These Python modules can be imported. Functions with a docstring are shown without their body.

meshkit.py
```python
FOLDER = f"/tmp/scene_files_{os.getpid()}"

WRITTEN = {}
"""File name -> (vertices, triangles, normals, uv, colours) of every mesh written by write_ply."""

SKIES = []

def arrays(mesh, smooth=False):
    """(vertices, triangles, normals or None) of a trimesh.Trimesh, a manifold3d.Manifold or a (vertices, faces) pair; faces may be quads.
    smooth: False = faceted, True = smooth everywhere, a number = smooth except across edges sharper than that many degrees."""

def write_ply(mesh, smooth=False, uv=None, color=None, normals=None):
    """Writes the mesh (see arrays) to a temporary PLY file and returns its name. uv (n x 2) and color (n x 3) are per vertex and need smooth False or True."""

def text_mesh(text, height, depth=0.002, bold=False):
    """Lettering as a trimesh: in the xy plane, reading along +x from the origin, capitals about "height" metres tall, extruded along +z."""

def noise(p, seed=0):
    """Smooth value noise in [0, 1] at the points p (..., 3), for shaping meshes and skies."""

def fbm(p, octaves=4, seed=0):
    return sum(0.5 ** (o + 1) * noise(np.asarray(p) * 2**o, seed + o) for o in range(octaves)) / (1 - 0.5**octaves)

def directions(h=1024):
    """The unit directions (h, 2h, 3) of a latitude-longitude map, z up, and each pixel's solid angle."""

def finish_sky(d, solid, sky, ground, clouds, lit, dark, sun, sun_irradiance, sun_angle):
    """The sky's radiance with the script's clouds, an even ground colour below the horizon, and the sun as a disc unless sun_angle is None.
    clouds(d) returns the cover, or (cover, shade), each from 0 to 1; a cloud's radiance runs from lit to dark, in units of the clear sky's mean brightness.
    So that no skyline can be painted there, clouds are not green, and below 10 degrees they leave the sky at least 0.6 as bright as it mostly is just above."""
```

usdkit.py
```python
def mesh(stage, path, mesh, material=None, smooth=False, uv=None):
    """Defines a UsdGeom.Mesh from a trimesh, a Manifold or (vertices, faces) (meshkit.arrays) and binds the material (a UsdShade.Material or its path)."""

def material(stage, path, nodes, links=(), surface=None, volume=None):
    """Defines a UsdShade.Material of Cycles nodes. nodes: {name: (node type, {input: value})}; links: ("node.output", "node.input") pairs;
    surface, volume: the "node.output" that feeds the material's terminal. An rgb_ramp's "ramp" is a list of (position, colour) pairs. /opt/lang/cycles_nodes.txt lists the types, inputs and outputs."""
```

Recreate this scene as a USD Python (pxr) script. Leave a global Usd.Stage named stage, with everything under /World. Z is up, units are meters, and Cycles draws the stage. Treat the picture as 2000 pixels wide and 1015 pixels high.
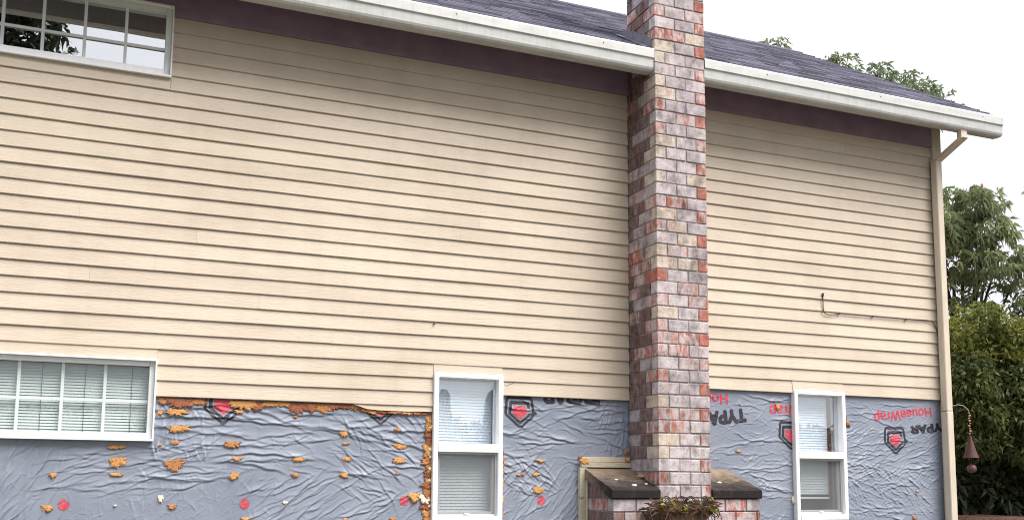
import math, random
import numpy as np, trimesh, manifold3d, usdkit, meshkit
from shapely.geometry import Polygon, box as sbox
from shapely import union_all
from pxr import Usd, UsdGeom, UsdLux, UsdShade, Gf, Sdf

stage = Usd.Stage.CreateInMemory()
UsdGeom.SetStageUpAxis(stage, "Z")
UsdGeom.SetStageMetersPerUnit(stage, 1.0)
UsdGeom.Xform.Define(stage, "/World")
UsdGeom.Scope.Define(stage, "/World/Looks")
rng = random.Random(7)
nrg = np.random.default_rng(7)

# ------------------------------------------------------------------ camera
RIGHT, UP, FWD = (0.9261791831704772, -0.37700399378388244, 0.0077530208738377125), (-0.05187796078651264, -0.10702884188245101, 0.9929015581566657), (0.3734980560140854, 0.9200069650151045, 0.11868608375624955)
EYE = (0.0, -6.99757, 1.6)
cam = UsdGeom.Camera.Define(stage, "/World/camera")
cam.AddTransformOp().Set(Gf.Matrix4d(*RIGHT, 0, *UP, 0, *[-x for x in FWD], 0, *EYE, 1))
cam.CreateHorizontalApertureAttr(36.0)
cam.CreateVerticalApertureAttr(36.0 * 519 / 1024)
cam.CreateFocalLengthAttr(1912.0 / 2000 * 36.0)
cam.CreateHorizontalApertureOffsetAttr(0.0)
cam.CreateVerticalApertureOffsetAttr(200.1 / 2000 * 36.0)
cam.CreateClippingRangeAttr((0.1, 2000.0))
EXPOSURE = 2.16
cam.CreateExposureAttr(EXPOSURE)

# ------------------------------------------------------------------ sky and sun (overcast)
SUN_TO = np.array([0.74, -0.95, 1.75]); SUN_TO /= np.linalg.norm(SUN_TO)
SUN_EL, SUN_ROT = math.asin(SUN_TO[2]), math.atan2(SUN_TO[0], SUN_TO[1])
sky_mat = usdkit.material(stage, "/World/Looks/overcast_sky", {
    "sky": ("sky_texture", {"sky_type": "single_scattering", "sun_disc": False, "sun_elevation": SUN_EL, "sun_rotation": SUN_ROT, "altitude": 50.0}),
    "tc": ("texture_coordinate", {}),
    "mp": ("mapping", {"scale": (1.0, 1.0, 2.2)}),
    "n": ("noise_texture", {"scale": 2.1, "detail": 5.0, "roughness": 0.55}),
    "r": ("rgb_ramp", {"ramp": [(0.3, (4.7, 4.85, 5.2)), (0.72, (6.0, 6.1, 6.35))]}),
    "sx": ("separate_xyz", {}), "el": ("map_range", {"from_min": 0.0, "from_max": 1.0, "to_min": 0.62, "to_max": 1.32, "clamp": True}),
    "up": ("vector_math", {"math_type": "scale"}),
    "mix": ("mix_color", {"fac": 0.93, "use_clamp": False}),
    "bg": ("background_shader", {"strength": 0.06}),
}, [("tc.generated", "sx.vector"), ("sx.z", "el.value"), ("el.result", "up.scale"), ("r.color", "up.vector1"), ("up.vector", "mix.b"), ("tc.generated", "mp.vector"), ("mp.vector", "n.vector"), ("n.fac", "r.fac"), ("sky.color", "mix.a"), ("mix.result", "bg.color")], surface="bg.background")
dome = UsdLux.DomeLight.Define(stage, "/World/sky")
dome.CreateIntensityAttr(1.0)
UsdShade.MaterialBindingAPI.Apply(dome.GetPrim()).Bind(sky_mat)
dome.GetPrim().SetCustomDataByKey("kind", "structure")
sun = UsdLux.DistantLight.Define(stage, "/World/sun")
sun.CreateNormalizeAttr(True); sun.CreateIntensityAttr(0.4); sun.CreateAngleAttr(42.0); sun.CreateColorAttr(Gf.Vec3f(1.0, 0.95, 0.88))
zb = SUN_TO; xb = np.cross((0, 0, 1), zb); xb /= np.linalg.norm(xb); yb = np.cross(zb, xb)
sun.AddTransformOp().Set(Gf.Matrix4d(*map(float, xb), 0, *map(float, yb), 0, *map(float, zb), 0, 0, 0, 0, 1))

# ------------------------------------------------------------------ helpers
names = {}
def path_of(name, parent):
    base = (parent.GetPath().pathString if parent else "/World") + "/" + name
    n = names.get(base, 0); names[base] = n + 1
    return base if n == 0 else f"{base}_{n:03d}"
def prim(x): return x.GetPrim() if hasattr(x, "GetPrim") else x
def tag(o, label=None, category=None, group=None, kind=None):
    p = prim(o)
    for k, v in (("label", label), ("category", category), ("group", group), ("kind", kind)):
        if v: p.SetCustomDataByKey(k, v)
    return p
def thing(name, label, category, group=None, loc=(0, 0, 0), rotz=0.0):
    x = UsdGeom.Xform.Define(stage, path_of(name, None)); x.AddTranslateOp().Set(Gf.Vec3d(*loc))
    if rotz: x.AddRotateZOp().Set(rotz)
    return tag(x, label, category, group)
def holder(name, parent, label=None):
    return tag(UsdGeom.Xform.Define(stage, path_of(name, parent)), label)
def obj(name, mesh, mat, parent=None, smooth=False, label=None, kind=None):
    return tag(usdkit.mesh(stage, path_of(name, parent), mesh, mat, smooth=smooth), label, kind=kind)
def cat(ms): return trimesh.util.concatenate([m for m in ms if m is not None])
def bx(x0, x1, y0, y1, z0, z1):
    m = trimesh.creation.box((x1 - x0, y1 - y0, z1 - z0)); m.apply_translation(((x0 + x1) / 2, (y0 + y1) / 2, (z0 + z1) / 2)); return m
def cbx(x0, x1, y0, y1, z0, z1, c=0.003):
    """a box with chamfered edges (convex hull of three inset boxes)"""
    pts = []
    for i in range(3):
        d = [c, c, c]; d[i] = 0
        for sx in (0, 1):
            for sy in (0, 1):
                for sz in (0, 1):
                    pts.append(((x1 - d[0]) if sx else (x0 + d[0]), (y1 - d[1]) if sy else (y0 + d[1]), (z1 - d[2]) if sz else (z0 + d[2])))
    return trimesh.Trimesh(np.array(pts)).convex_hull
def extr_x(poly_yz, x0, x1):
    """a polygon of (y, z) drawn out along x"""
    m = trimesh.creation.extrude_polygon(Polygon(poly_yz), x1 - x0, engine="earcut")
    v = m.vertices.copy(); m.vertices = np.stack([v[:, 2] + x0, v[:, 0], v[:, 1]], 1); m.fix_normals(); return m
def tube(pts, r, n=6):
    pts = np.asarray(pts, float); rr = np.broadcast_to(r, len(pts)); V, F = [], []
    t = np.gradient(pts, axis=0); t /= np.maximum(np.linalg.norm(t, axis=1, keepdims=True), 1e-9)
    ref = np.array([0.31, 0.2, 0.93]); 
    for i in range(len(pts)):
        a = np.cross(t[i], ref); 
        if np.linalg.norm(a) < 0.1: a = np.cross(t[i], (1, 0, 0))
        a /= np.linalg.norm(a); b = np.cross(t[i], a)
        for k in range(n):
            w = 2 * math.pi * k / n; V.append(pts[i] + rr[i] * (math.cos(w) * a + math.sin(w) * b))
    for i in range(len(pts) - 1):
        for k in range(n):
            p, q = i * n + k, i * n + (k + 1) % n; F += [(p, q, q + n), (p, q + n, p + n)]
    for k in range(1, n - 1):
        F.append((0, k + 1, k)); e = (len(pts) - 1) * n; F.append((e, e + k, e + k + 1))
    return trimesh.Trimesh(np.array(V), np.array(F), process=False)
def fb(p, o=4, s=0): return meshkit.fbm(p, o, s)

# ------------------------------------------------------------------ materials
def mat(name, nodes, links, surface="p.BSDF", volume=None):
    return usdkit.material(stage, "/World/Looks/" + name, nodes, links, surface=surface, volume=volume)
def plain(name, col, rough=0.6, bump=0.0, scale=30.0, var=0.12, stretch=(1, 1, 1), spec=0.4, detail=4.0):
    """one colour with soft uneven patches and a fine relief"""
    lo = tuple(c * (1 - var) for c in col); hi = tuple(min(1, c * (1 + var)) for c in col)
    return mat(name, {"g": ("geometry", {}), "m": ("mapping", {"scale": stretch}), "n": ("noise_texture", {"scale": scale, "detail": detail, "roughness": 0.6}),
        "r": ("rgb_ramp", {"ramp": [(0.3, lo), (0.7, hi)]}), "b": ("bump", {"strength": bump, "distance": 0.004}),
        "p": ("principled_bsdf", {"roughness": rough, "specular_ior_level": spec})},
        [("g.position", "m.vector"), ("m.vector", "n.vector"), ("n.fac", "r.fac"), ("r.color", "p.base_color"), ("n.fac", "b.height"), ("b.normal", "p.normal")])

# painted lap siding: beige paint, raised wood grain, faint dirt
def siding_mat(name, col):
    d = tuple(c * f for c, f in zip(col, (0.90, 0.885, 0.87))); l = tuple(min(1, c * 1.045) for c in col)
    return mat(name, {"g": ("geometry", {}),
        "m1": ("mapping", {"scale": (0.7, 1, 3.0)}), "n1": ("noise_texture", {"scale": 1.3, "detail": 5.0}),
        "m2": ("mapping", {"scale": (5.0, 20.0, 62.0)}), "n2": ("noise_texture", {"scale": 2.2, "detail": 6.0, "roughness": 0.65, "distortion": 0.6}),
        "r1": ("rgb_ramp", {"ramp": [(0.3, d), (0.55, col), (0.8, l)]}),
        "r2": ("rgb_ramp", {"ramp": [(0.25, (0.9, 0.885, 0.87)), (0.5, (1, 1, 1)), (0.9, (1.0, 1.0, 1.0))]}),
        "m3": ("mapping", {"scale": (2.4, 1, 0.55)}), "n3": ("noise_texture", {"scale": 1.7, "detail": 6.0, "roughness": 0.62}), "r3": ("rgb_ramp", {"ramp": [(0.30, (0.90, 0.885, 0.87)), (0.50, (0.985, 0.98, 0.975)), (0.7, (1.03, 1.03, 1.03))]}), "my": ("mix_color", {"blend_type": "multiply", "fac": 0.85, "use_clamp": False}),
        "mx": ("mix_color", {"blend_type": "multiply", "fac": 0.8}),
        "b": ("bump", {"strength": 0.75, "distance": 0.0035}),
        "p": ("principled_bsdf", {"roughness": 0.55, "specular_ior_level": 0.35})},
        [("g.position", "m1.vector"), ("m1.vector", "n1.vector"), ("g.position", "m2.vector"), ("m2.vector", "n2.vector"), ("n1.fac", "r1.fac"), ("n2.fac", "r2.fac"),
         ("r1.color", "mx.a"), ("r2.color", "mx.b"), ("g.position", "m3.vector"), ("m3.vector", "n3.vector"), ("n3.fac", "r3.fac"), ("mx.result", "my.a"), ("r3.color", "my.b"), ("my.result", "p.base_color"), ("n2.fac", "b.height"), ("b.normal", "p.normal")])
BEIGE = (0.522, 0.443, 0.357)
SIDING = [siding_mat("siding_paint_a", BEIGE), siding_mat("siding_paint_b", tuple(c * 0.965 for c in BEIGE)), siding_mat("siding_paint_c", (0.532, 0.453, 0.367))]
TRIM = plain("trim_paint", (0.50, 0.415, 0.315), 0.6, 0.25, 18, 0.12, (6, 6, 0.6))
TRIM_TOP = plain("weathered_trim_paint", (0.43, 0.385, 0.305), 0.65, 0.3, 14, 0.16, (1, 4, 6))
SOFFIT = plain("shade_toned_soffit", (0.17, 0.115, 0.165), 0.75, 0.2, 6, 0.2)  # mauve brown puts the shadow of the eaves into the soffit colour
EAVE_SHADE = plain("plum_eave_shade", (0.26, 0.185, 0.26), 0.75, 0.2, 6, 0.15)  # plum tone painted in for the shadow under the eaves
SHEATH = plain("dark_sheathing", (0.035, 0.027, 0.022), 0.9, 0.3, 20, 0.3)
GUTTER = mat("gutter_enamel", {"g": ("geometry", {}), "m": ("mapping", {"scale": (1.5, 6, 9)}), "n": ("noise_texture", {"scale": 3.0, "detail": 6.0, "roughness": 0.65}),
    "m2": ("mapping", {"scale": (22, 3, 1.2)}), "n2": ("noise_texture", {"scale": 2.0, "detail": 4.0}),
    "r": ("rgb_ramp", {"ramp": [(0.28, (0.385, 0.38, 0.36)), (0.5, (0.455, 0.455, 0.445)), (0.75, (0.51, 0.51, 0.505))]}),
    "r2": ("rgb_ramp", {"ramp": [(0.3, (0.84, 0.83, 0.81)), (0.5, (1, 1, 1)), (1, (1, 1, 1))]}), "mx": ("mix_color", {"blend_type": "multiply", "fac": 0.6}),
    "p": ("principled_bsdf", {"roughness": 0.42, "specular_ior_level": 0.45})},
    [("g.position", "m.vector"), ("m.vector", "n.vector"), ("n.fac", "r.fac"), ("g.position", "m2.vector"), ("m2.vector", "n2.vector"), ("n2.fac", "r2.fac"), ("r.color", "mx.a"), ("r2.color", "mx.b"), ("mx.result", "p.base_color")])
DOWNSPOUT = plain("downspout_enamel", (0.53, 0.46, 0.375), 0.5, 0.08, 8, 0.08, (5, 5, 0.7))
WHITE = plain("white_vinyl", (0.80, 0.80, 0.82), 0.4, 0.0, 9, 0.035)
JAMB = plain("vinyl_jamb", (0.70, 0.71, 0.72), 0.45, 0.0, 9, 0.05)
MUNTIN = plain("muntin_vinyl", (0.73, 0.74, 0.75), 0.45, 0.0, 9, 0.03)
SASH = plain("aluminium_sash", (0.55, 0.56, 0.55), 0.45, 0.0, 9, 0.08)
SLAT = plain("blind_slat", (0.53, 0.585, 0.59), 0.5, 0.0, 5, 0.04)
SLAT_BLUE = plain("bluish_blind_slat", (0.86, 0.91, 0.98), 0.5, 0.0, 5, 0.04)
JAMB_IN = plain("grey_green_jamb", (0.42, 0.45, 0.42), 0.5, 0.0, 9, 0.06)
CURTAIN = plain("dark_wood_casing", (0.16, 0.05, 0.03), 0.6, 0.1, 12, 0.2)
ROOM = plain("dim_room", (0.045, 0.042, 0.045), 0.9, 0.0, 3, 0.3)
def glass(name, f0, tint, rough=0.004):
    """thin pane: mirror share after Schlick, the same from both sides, the rest passes straight through"""
    return mat(name, {"lw": ("layer_weight", {"blend": 0.5}), "pw": ("math", {"math_type": "power", "value2": 5.0}), "fm": ("math", {"math_type": "multiply_add", "value2": 1 - f0, "value3": f0}),
        "t": ("transparent_bsdf", {"color": tint}), "g": ("glossy_bsdf", {"color": (1, 1, 1), "roughness": rough}),
        "n": ("noise_texture", {"scale": 2.3, "detail": 1.0}), "ge": ("geometry", {}), "b": ("bump", {"strength": 0.05, "distance": 0.02}), "x": ("mix_closure", {})},
        [("lw.facing", "pw.value1"), ("pw.value", "fm.value1"), ("fm.value", "x.fac"), ("ge.position", "n.vector"), ("n.fac", "b.height"), ("b.normal", "g.normal"), ("t.BSDF", "x.closure1"), ("g.BSDF", "x.closure2")], surface="x.closure")
GLASS_UP = glass("coated_glass", 0.58, (0.75, 0.78, 0.78))
GLASS_LOW = glass("clear_glass", 0.08, (0.93, 0.96, 0.95))
GLASS_SMALL = glass("double_glass", 0.27, (0.9, 0.94, 0.97))
SCREEN = mat("insect_screen", {"t": ("transparent_bsdf", {"color": (1, 1, 1)}), "d": ("diffuse_bsdf", {"color": (0.20, 0.20, 0.215)}), "x": ("mix_closure", {"fac": 0.42})},
    [("t.BSDF", "x.closure1"), ("d.BSDF", "x.closure2")], surface="x.closure")
WRAP = mat("grey_housewrap", {"g": ("geometry", {}), "n": ("noise_texture", {"scale": 2.2, "detail": 5.0, "roughness": 0.6}),
    "m2": ("mapping", {"scale": (0.75, 1, 1.6)}), "n2": ("noise_texture", {"scale": 42.0, "detail": 5.0, "roughness": 0.62, "distortion": 1.2}),
    "r": ("rgb_ramp", {"ramp": [(0.3, (0.172, 0.194, 0.252)), (0.5, (0.204, 0.226, 0.286)), (0.72, (0.240, 0.262, 0.322))]}),
    "b": ("bump", {"strength": 0.35, "distance": 0.005}),
    "p": ("principled_bsdf", {"roughness": 0.46, "specular_ior_level": 0.5})},
    [("g.position", "n.vector"), ("g.position", "m2.vector"), ("m2.vector", "n2.vector"), ("n.fac", "r.fac"), ("r.color", "p.base_color"), ("n2.fac", "b.height"), ("b.normal", "p.normal")])
def ink(name, col):
    return plain(name, col, 0.55, 0.3, 40, 0.3)
INK_BLACK, INK_RED, INK_LOGO = ink("black_print", (0.022, 0.021, 0.032)), ink("red_print", (0.52, 0.045, 0.075)), ink("logo_red_print", (0.50, 0.06, 0.085))
FIBRE = [mat("torn_fibreboard_" + "abc"[i], {"g": ("geometry", {}), "n": ("noise_texture", {"scale": 85.0, "detail": 6.0, "roughness": 0.75}),
    "r": ("rgb_ramp", {"ramp": [(0.25, tuple(c * 0.30 for c in col)), (0.5, col), (0.72, tuple(min(1, c * 1.45) for c in col))]}), "b": ("bump", {"strength": 0.9, "distance": 0.008}),
    "p": ("principled_bsdf", {"roughness": 0.9, "specular_ior_level": 0.15})},
    [("g.position", "n.vector"), ("n.fac", "r.fac"), ("r.color", "p.base_color"), ("n.fac", "b.height"), ("b.normal", "p.normal")])
    for i, col in enumerate([(0.50, 0.255, 0.098), (0.40, 0.18, 0.075), (0.27, 0.105, 0.06)])]
CREAM = plain("flaked_cream_paint", (0.66, 0.58, 0.45), 0.7, 0.5, 30, 0.15)
# bricks: several variants of whitewashed red brick, the wash broken by upright streaks
def brick_mat(name, red, wash, lo, hi, seed):
    return mat(name, {"g": ("geometry", {}), "m": ("mapping", {"scale": (13, 13, 4.5), "location": (seed * 3.7, seed * 1.9, seed * 5.3)}),
        "n": ("noise_texture", {"scale": 1.9, "detail": 5.0, "roughness": 0.62, "distortion": 0.5}), "n2": ("noise_texture", {"scale": 75.0, "detail": 4.0, "roughness": 0.7}),
        "n3": ("noise_texture", {"scale": 16.0, "detail": 4.0}),
        "r": ("rgb_ramp", {"ramp": [(lo, (0, 0, 0)), (hi, (1, 1, 1))]}), "rw": ("rgb_ramp", {"ramp": [(0.3, tuple(c * 0.62 for c in wash)), (0.5, wash), (0.7, tuple(min(1, c * 1.18) for c in wash))]}),
        "rr": ("rgb_ramp", {"ramp": [(0.3, tuple(c * 0.6 for c in red)), (0.6, tuple(c * 1.15 for c in red))]}),
        "mx": ("mix_color", {}), "r2": ("rgb_ramp", {"ramp": [(0.33, (0.35, 0.33, 0.36)), (0.45, (1, 1, 1)), (1, (1, 1, 1))]}), "mm": ("mix_color", {"blend_type": "multiply", "fac": 0.75}),
        "m4": ("mapping", {"scale": (2.6, 2.6, 1.1)}), "n4": ("noise_texture", {"scale": 2.0, "detail": 6.0, "roughness": 0.68, "distortion": 0.5}), "r4": ("rgb_ramp", {"ramp": [(0.34, (0.52, 0.49, 0.49)), (0.50, (0.92, 0.91, 0.91)), (0.68, (1.12, 1.11, 1.11))]}), "mg": ("mix_color", {"blend_type": "multiply", "fac": 0.9, "use_clamp": False}),
        "b": ("bump", {"strength": 0.8, "distance": 0.005}), "p": ("principled_bsdf", {"roughness": 0.88, "specular_ior_level": 0.2})},
        [("g.position", "m4.vector"), ("m4.vector", "n4.vector"), ("n4.fac", "r4.fac"), ("mm.result", "mg.a"), ("r4.color", "mg.b"), ("g.position", "m.vector"), ("m.vector", "n.vector"), ("g.position", "n2.vector"), ("g.position", "n3.vector"), ("n.fac", "r.fac"), ("n3.fac", "rw.fac"), ("n3.fac", "rr.fac"), ("r.color", "mx.fac"),
         ("rr.color", "mx.a"), ("rw.color", "mx.b"), ("n2.fac", "r2.fac"), ("mx.result", "mm.a"), ("r2.color", "mm.b"), ("mg.result", "p.base_color"), ("n2.fac", "b.height"), ("b.normal", "p.normal")])
BR = {"wash": brick_mat("whitewashed_brick", (0.37, 0.235, 0.205), (0.45, 0.40, 0.412), 0.26, 0.44, 1), "grey": brick_mat("grey_washed_brick", (0.30, 0.205, 0.19), (0.38, 0.335, 0.352), 0.28, 0.46, 2),
      "pink": brick_mat("pink_washed_brick", (0.40, 0.18, 0.14), (0.43, 0.362, 0.365), 0.36, 0.52, 3), "patch": brick_mat("red_patched_brick", (0.375, 0.145, 0.115), (0.445, 0.39, 0.385), 0.44, 0.57, 4),
      "red": brick_mat("red_brick", (0.365, 0.135, 0.105), (0.40, 0.28, 0.25), 0.52, 0.74, 5), "cream": brick_mat("cream_washed_brick", (0.42, 0.25, 0.18), (0.50, 0.43, 0.37), 0.28, 0.46, 6),
      "dark": brick_mat("shade_grime_brick", (0.17, 0.08, 0.07), (0.20, 0.168, 0.162), 0.38, 0.60, 7)}  # dark kind carries the left flank's shade as well as grime
MORTAR = plain("grey_mortar", (0.235, 0.205, 0.205), 0.95, 0.8, 70, 0.35)
CAP = mat("weathered_concrete_cap", {"g": ("geometry", {}), "n": ("noise_texture", {"scale": 9.0, "detail": 8.0, "roughness": 0.78, "distortion": 0.4}), "sx": ("separate_xyz", {}), "n2": ("noise_texture", {"scale": 60.0, "detail": 5.0, "roughness": 0.7}),
    "mr": ("map_range", {"from_min": -0.47, "from_max": -0.08, "to_min": -0.24, "to_max": 0.22}), "ad": ("math", {"math_type": "add"}),
    "r": ("rgb_ramp", {"ramp": [(0.25, (0.018, 0.014, 0.015)), (0.42, (0.045, 0.035, 0.032)), (0.55, (0.12, 0.09, 0.07)), (0.78, (0.23, 0.17, 0.115))]}),
    "b": ("bump", {"strength": 0.8, "distance": 0.006}), "p": ("principled_bsdf", {"roughness": 0.9, "specular_ior_level": 0.2})},
    [("g.position", "n.vector"), ("g.position", "sx.vector"), ("sx.y", "mr.value"), ("n.fac", "ad.value1"), ("mr.result", "ad.value2"), ("ad.value", "r.fac"), ("r.color", "p.base_color"), ("g.position", "n2.vector"), ("n2.fac", "b.height"), ("b.normal", "p.normal")])
SHINGLE = [mat("asphalt_shingle_" + "abcd"[i], {"g": ("geometry", {}), "n": ("noise_texture", {"scale": 120.0, "detail": 3.0, "roughness": 0.7}), "n2": ("noise_texture", {"scale": 3.0, "detail": 3.0}),
    "r": ("rgb_ramp", {"ramp": [(0.3, tuple(c * 0.55 * f for c in (0.088, 0.084, 0.118))), (0.7, tuple(c * 1.4 * f for c in (0.088, 0.084, 0.118)))]}), "b": ("bump", {"strength": 0.8, "distance": 0.004}),
    "p": ("principled_bsdf", {"roughness": 0.92, "specular_ior_level": 0.2})},
    [("g.position", "n.vector"), ("n.fac", "r.fac"), ("r.color", "p.base_color"), ("n.fac", "b.height"), ("b.normal", "p.normal")]) for i, f in enumerate((0.78, 0.92, 1.08, 1.25))]
FLASH = plain("dull_metal_flashing", (0.10, 0.09, 0.12), 0.5, 0.1, 12, 0.25, spec=0.6)
IRON = plain("black_wrought_iron", (0.018, 0.016, 0.016), 0.55, 0.3, 60, 0.4)
CABLE = plain("dark_cable_sheath", (0.07, 0.05, 0.04), 0.6, 0.0, 20, 0.2)
COPPER = plain("rusted_copper", (0.058, 0.018, 0.020), 0.7, 0.2, 22, 0.3)
BEAD = plain("copper_bead", (0.38, 0.19, 0.13), 0.4, 0.0, 22, 0.2)
BALL = plain("terracotta_ball", (0.085, 0.034, 0.030), 0.6, 0.2, 22, 0.25)
BRACKET = plain("pale_metal_bracket", (0.20, 0.21, 0.20), 0.4, 0.0, 22, 0.1)
LAWN = plain("dry_lawn", (0.088, 0.082, 0.058), 0.95, 0.6, 9, 0.4)
MULCH = plain("bark_mulch", (0.075, 0.036, 0.024), 0.95, 0.9, 25, 0.55)
CONCRETE = plain("grey_foundation", (0.30, 0.29, 0.28), 0.9, 0.5, 12, 0.2)
BARK = plain("tree_bark", (0.05, 0.042, 0.036), 0.95, 0.8, 14, 0.35, (1, 1, 0.3))
def leaf_mat(name, lo, hi, trans=0.3, sc=1.7):
    mid = tuple((a + b) / 2 for a, b in zip(lo, hi))
    return mat(name, {"g": ("geometry", {}), "n": ("noise_texture", {"scale": sc, "detail": 3.0}), "ad": ("math", {"math_type": "multiply_add", "value2": 0.45, "value3": 0.0}), "ad2": ("math", {"math_type": "multiply_add", "value2": 0.9}),
        "r": ("rgb_ramp", {"ramp": [(0.2, lo), (0.5, mid), (0.85, hi)]}), "d": ("principled_bsdf", {"roughness": 0.55, "specular_ior_level": 0.35}), "t": ("translucent_bsdf", {}), "x": ("mix_closure", {"fac": trans})},
        [("g.position", "n.vector"), ("g.random_per_island", "ad.value1"), ("n.fac", "ad2.value1"), ("ad.value", "ad2.value3"), ("ad2.value", "r.fac"), ("r.color", "d.base_color"), ("r.color", "t.color"), ("d.BSDF", "x.closure1"), ("t.BSDF", "x.closure2")], surface="x.closure")
L_MIM = leaf_mat("drooping_leaf", (0.12, 0.155, 0.075), (0.38, 0.42, 0.215))
L_YEL = leaf_mat("yellow_green_leaf", (0.085, 0.11, 0.024), (0.36, 0.36, 0.085), 0.35)
L_DARK = leaf_mat("shade_dark_leaf", (0.012, 0.021, 0.010), (0.048, 0.064, 0.022), 0.12)  # near-black leaf tone holds the shade beneath the hedge
L_HEDGE = leaf_mat("hedge_leaf", (0.030, 0.050, 0.018), (0.17, 0.20, 0.06), 0.25, 2.6)
L_FAR = leaf_mat("far_tree_leaf", (0.10, 0.135, 0.07), (0.27, 0.31, 0.16))
L_RED = leaf_mat("russet_leaf", (0.06, 0.02, 0.014), (0.17, 0.07, 0.035), 0.25)
L_CON = leaf_mat("conifer_needle", (0.02, 0.035, 0.02), (0.07, 0.10, 0.05), 0.15)
L_BLOOM = leaf_mat("pink_bloom", (0.35, 0.15, 0.12), (0.6, 0.32, 0.24), 0.3)
L_BASK = leaf_mat("basket_leaf", (0.12, 0.16, 0.01), (0.45, 0.40, 0.03), 0.3, 9)
L_DRY = leaf_mat("dry_stem", (0.05, 0.028, 0.018), (0.20, 0.11, 0.06), 0.1, 9)

# ------------------------------------------------------------------ ground
def bank(x, y):
    s = lambda a, b, v: np.clip((v - a) / (b - a), 0, 1) ** 2 * (3 - 2 * np.clip((v - a) / (b - a), 0, 1))
    return 1.22 * s(7.55, 8.5, x) * s(-3.2, -0.9, y) * (1 - s(30, 45, x)) * (1 - s(24, 36, y))
def sheet(xs, ys, f):
    X, Yy = np.meshgrid(xs, ys, indexing="ij"); V = np.stack([X, Yy, f(X, Yy)], -1).reshape(-1, 3); n = len(ys)
    i, j = np.meshgrid(np.arange(len(xs) - 1), np.arange(n - 1), indexing="ij"); a = (i * n + j).ravel()
    return trimesh.Trimesh(V, np.vstack([np.stack([a, a + n, a + n + 1], 1), np.stack([a, a + n + 1, a + 1], 1)]), process=False)
gx = np.unique(np.concatenate([np.linspace(-400, 400, 33), np.linspace(6, 46, 80)])); gy = np.unique(np.concatenate([np.linspace(-400, 400, 33), np.linspace(-6, 38, 80)]))
tag(obj("ground", sheet(gx, gy, lambda x, y: bank(x, y) + 0.03 * (fb(np.stack([x * 0.3, y * 0.3, x * 0], -1)) - 0.5)), LAWN, smooth=True), kind="structure")
mx_, my_ = np.linspace(7.7, 17, 110), np.linspace(-2.6, 9, 110)
tag(obj("mulch_bed", sheet(mx_, my_, lambda x, y: bank(x, y) + 0.012 + 0.05 * fb(np.stack([x * 6, y * 6, x * 0], -1), 4)), MULCH, smooth=True), kind="structure")

# ------------------------------------------------------------------ the house
E0, EX = 2.137, 0.107                       # lowest siding line and the exposure of a course
XL, XR, DEPTH = -3.2, 7.30, 4.8             # house front from XL to XR on y = 0
CX0, CX1, CY = 3.872, 4.340, -0.459         # chimney
W1 = (-1.60, 0.247, 4.364, 4.888)           # upper wide window
W2 = (-1.60, 0.250, 1.836, 2.387)           # lower wide window
S1 = (2.203, 2.758, 1.275, 2.396)           # narrow windows
S2 = (5.490, 6.046, 1.275, 2.400)
house = thing("house", "beige lap sided two storey house with brick chimney and torn lower siding", "house")
HOLES = [W1, W2, S1, S2]
def boxm(x0, x1, y0, y1, z0, z1): return manifold3d.Manifold.cube((x1 - x0, y1 - y0, z1 - z0)).translate((x0, y0, z0))
body = boxm(XL, XR - 0.02, 0.022, DEPTH, 0.25, 5.02) - boxm(XL + 0.15, XR - 0.17, 0.17, DEPTH - 0.15, 0.4, 4.95)
for x0, x1, z0, z1 in HOLES: body = body - boxm(x0 + 0.015, x1 - 0.015, -0.1, 0.3, z0 + 0.015, z1 - 0.015)
obj("wall", body, SHEATH, house)
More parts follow.
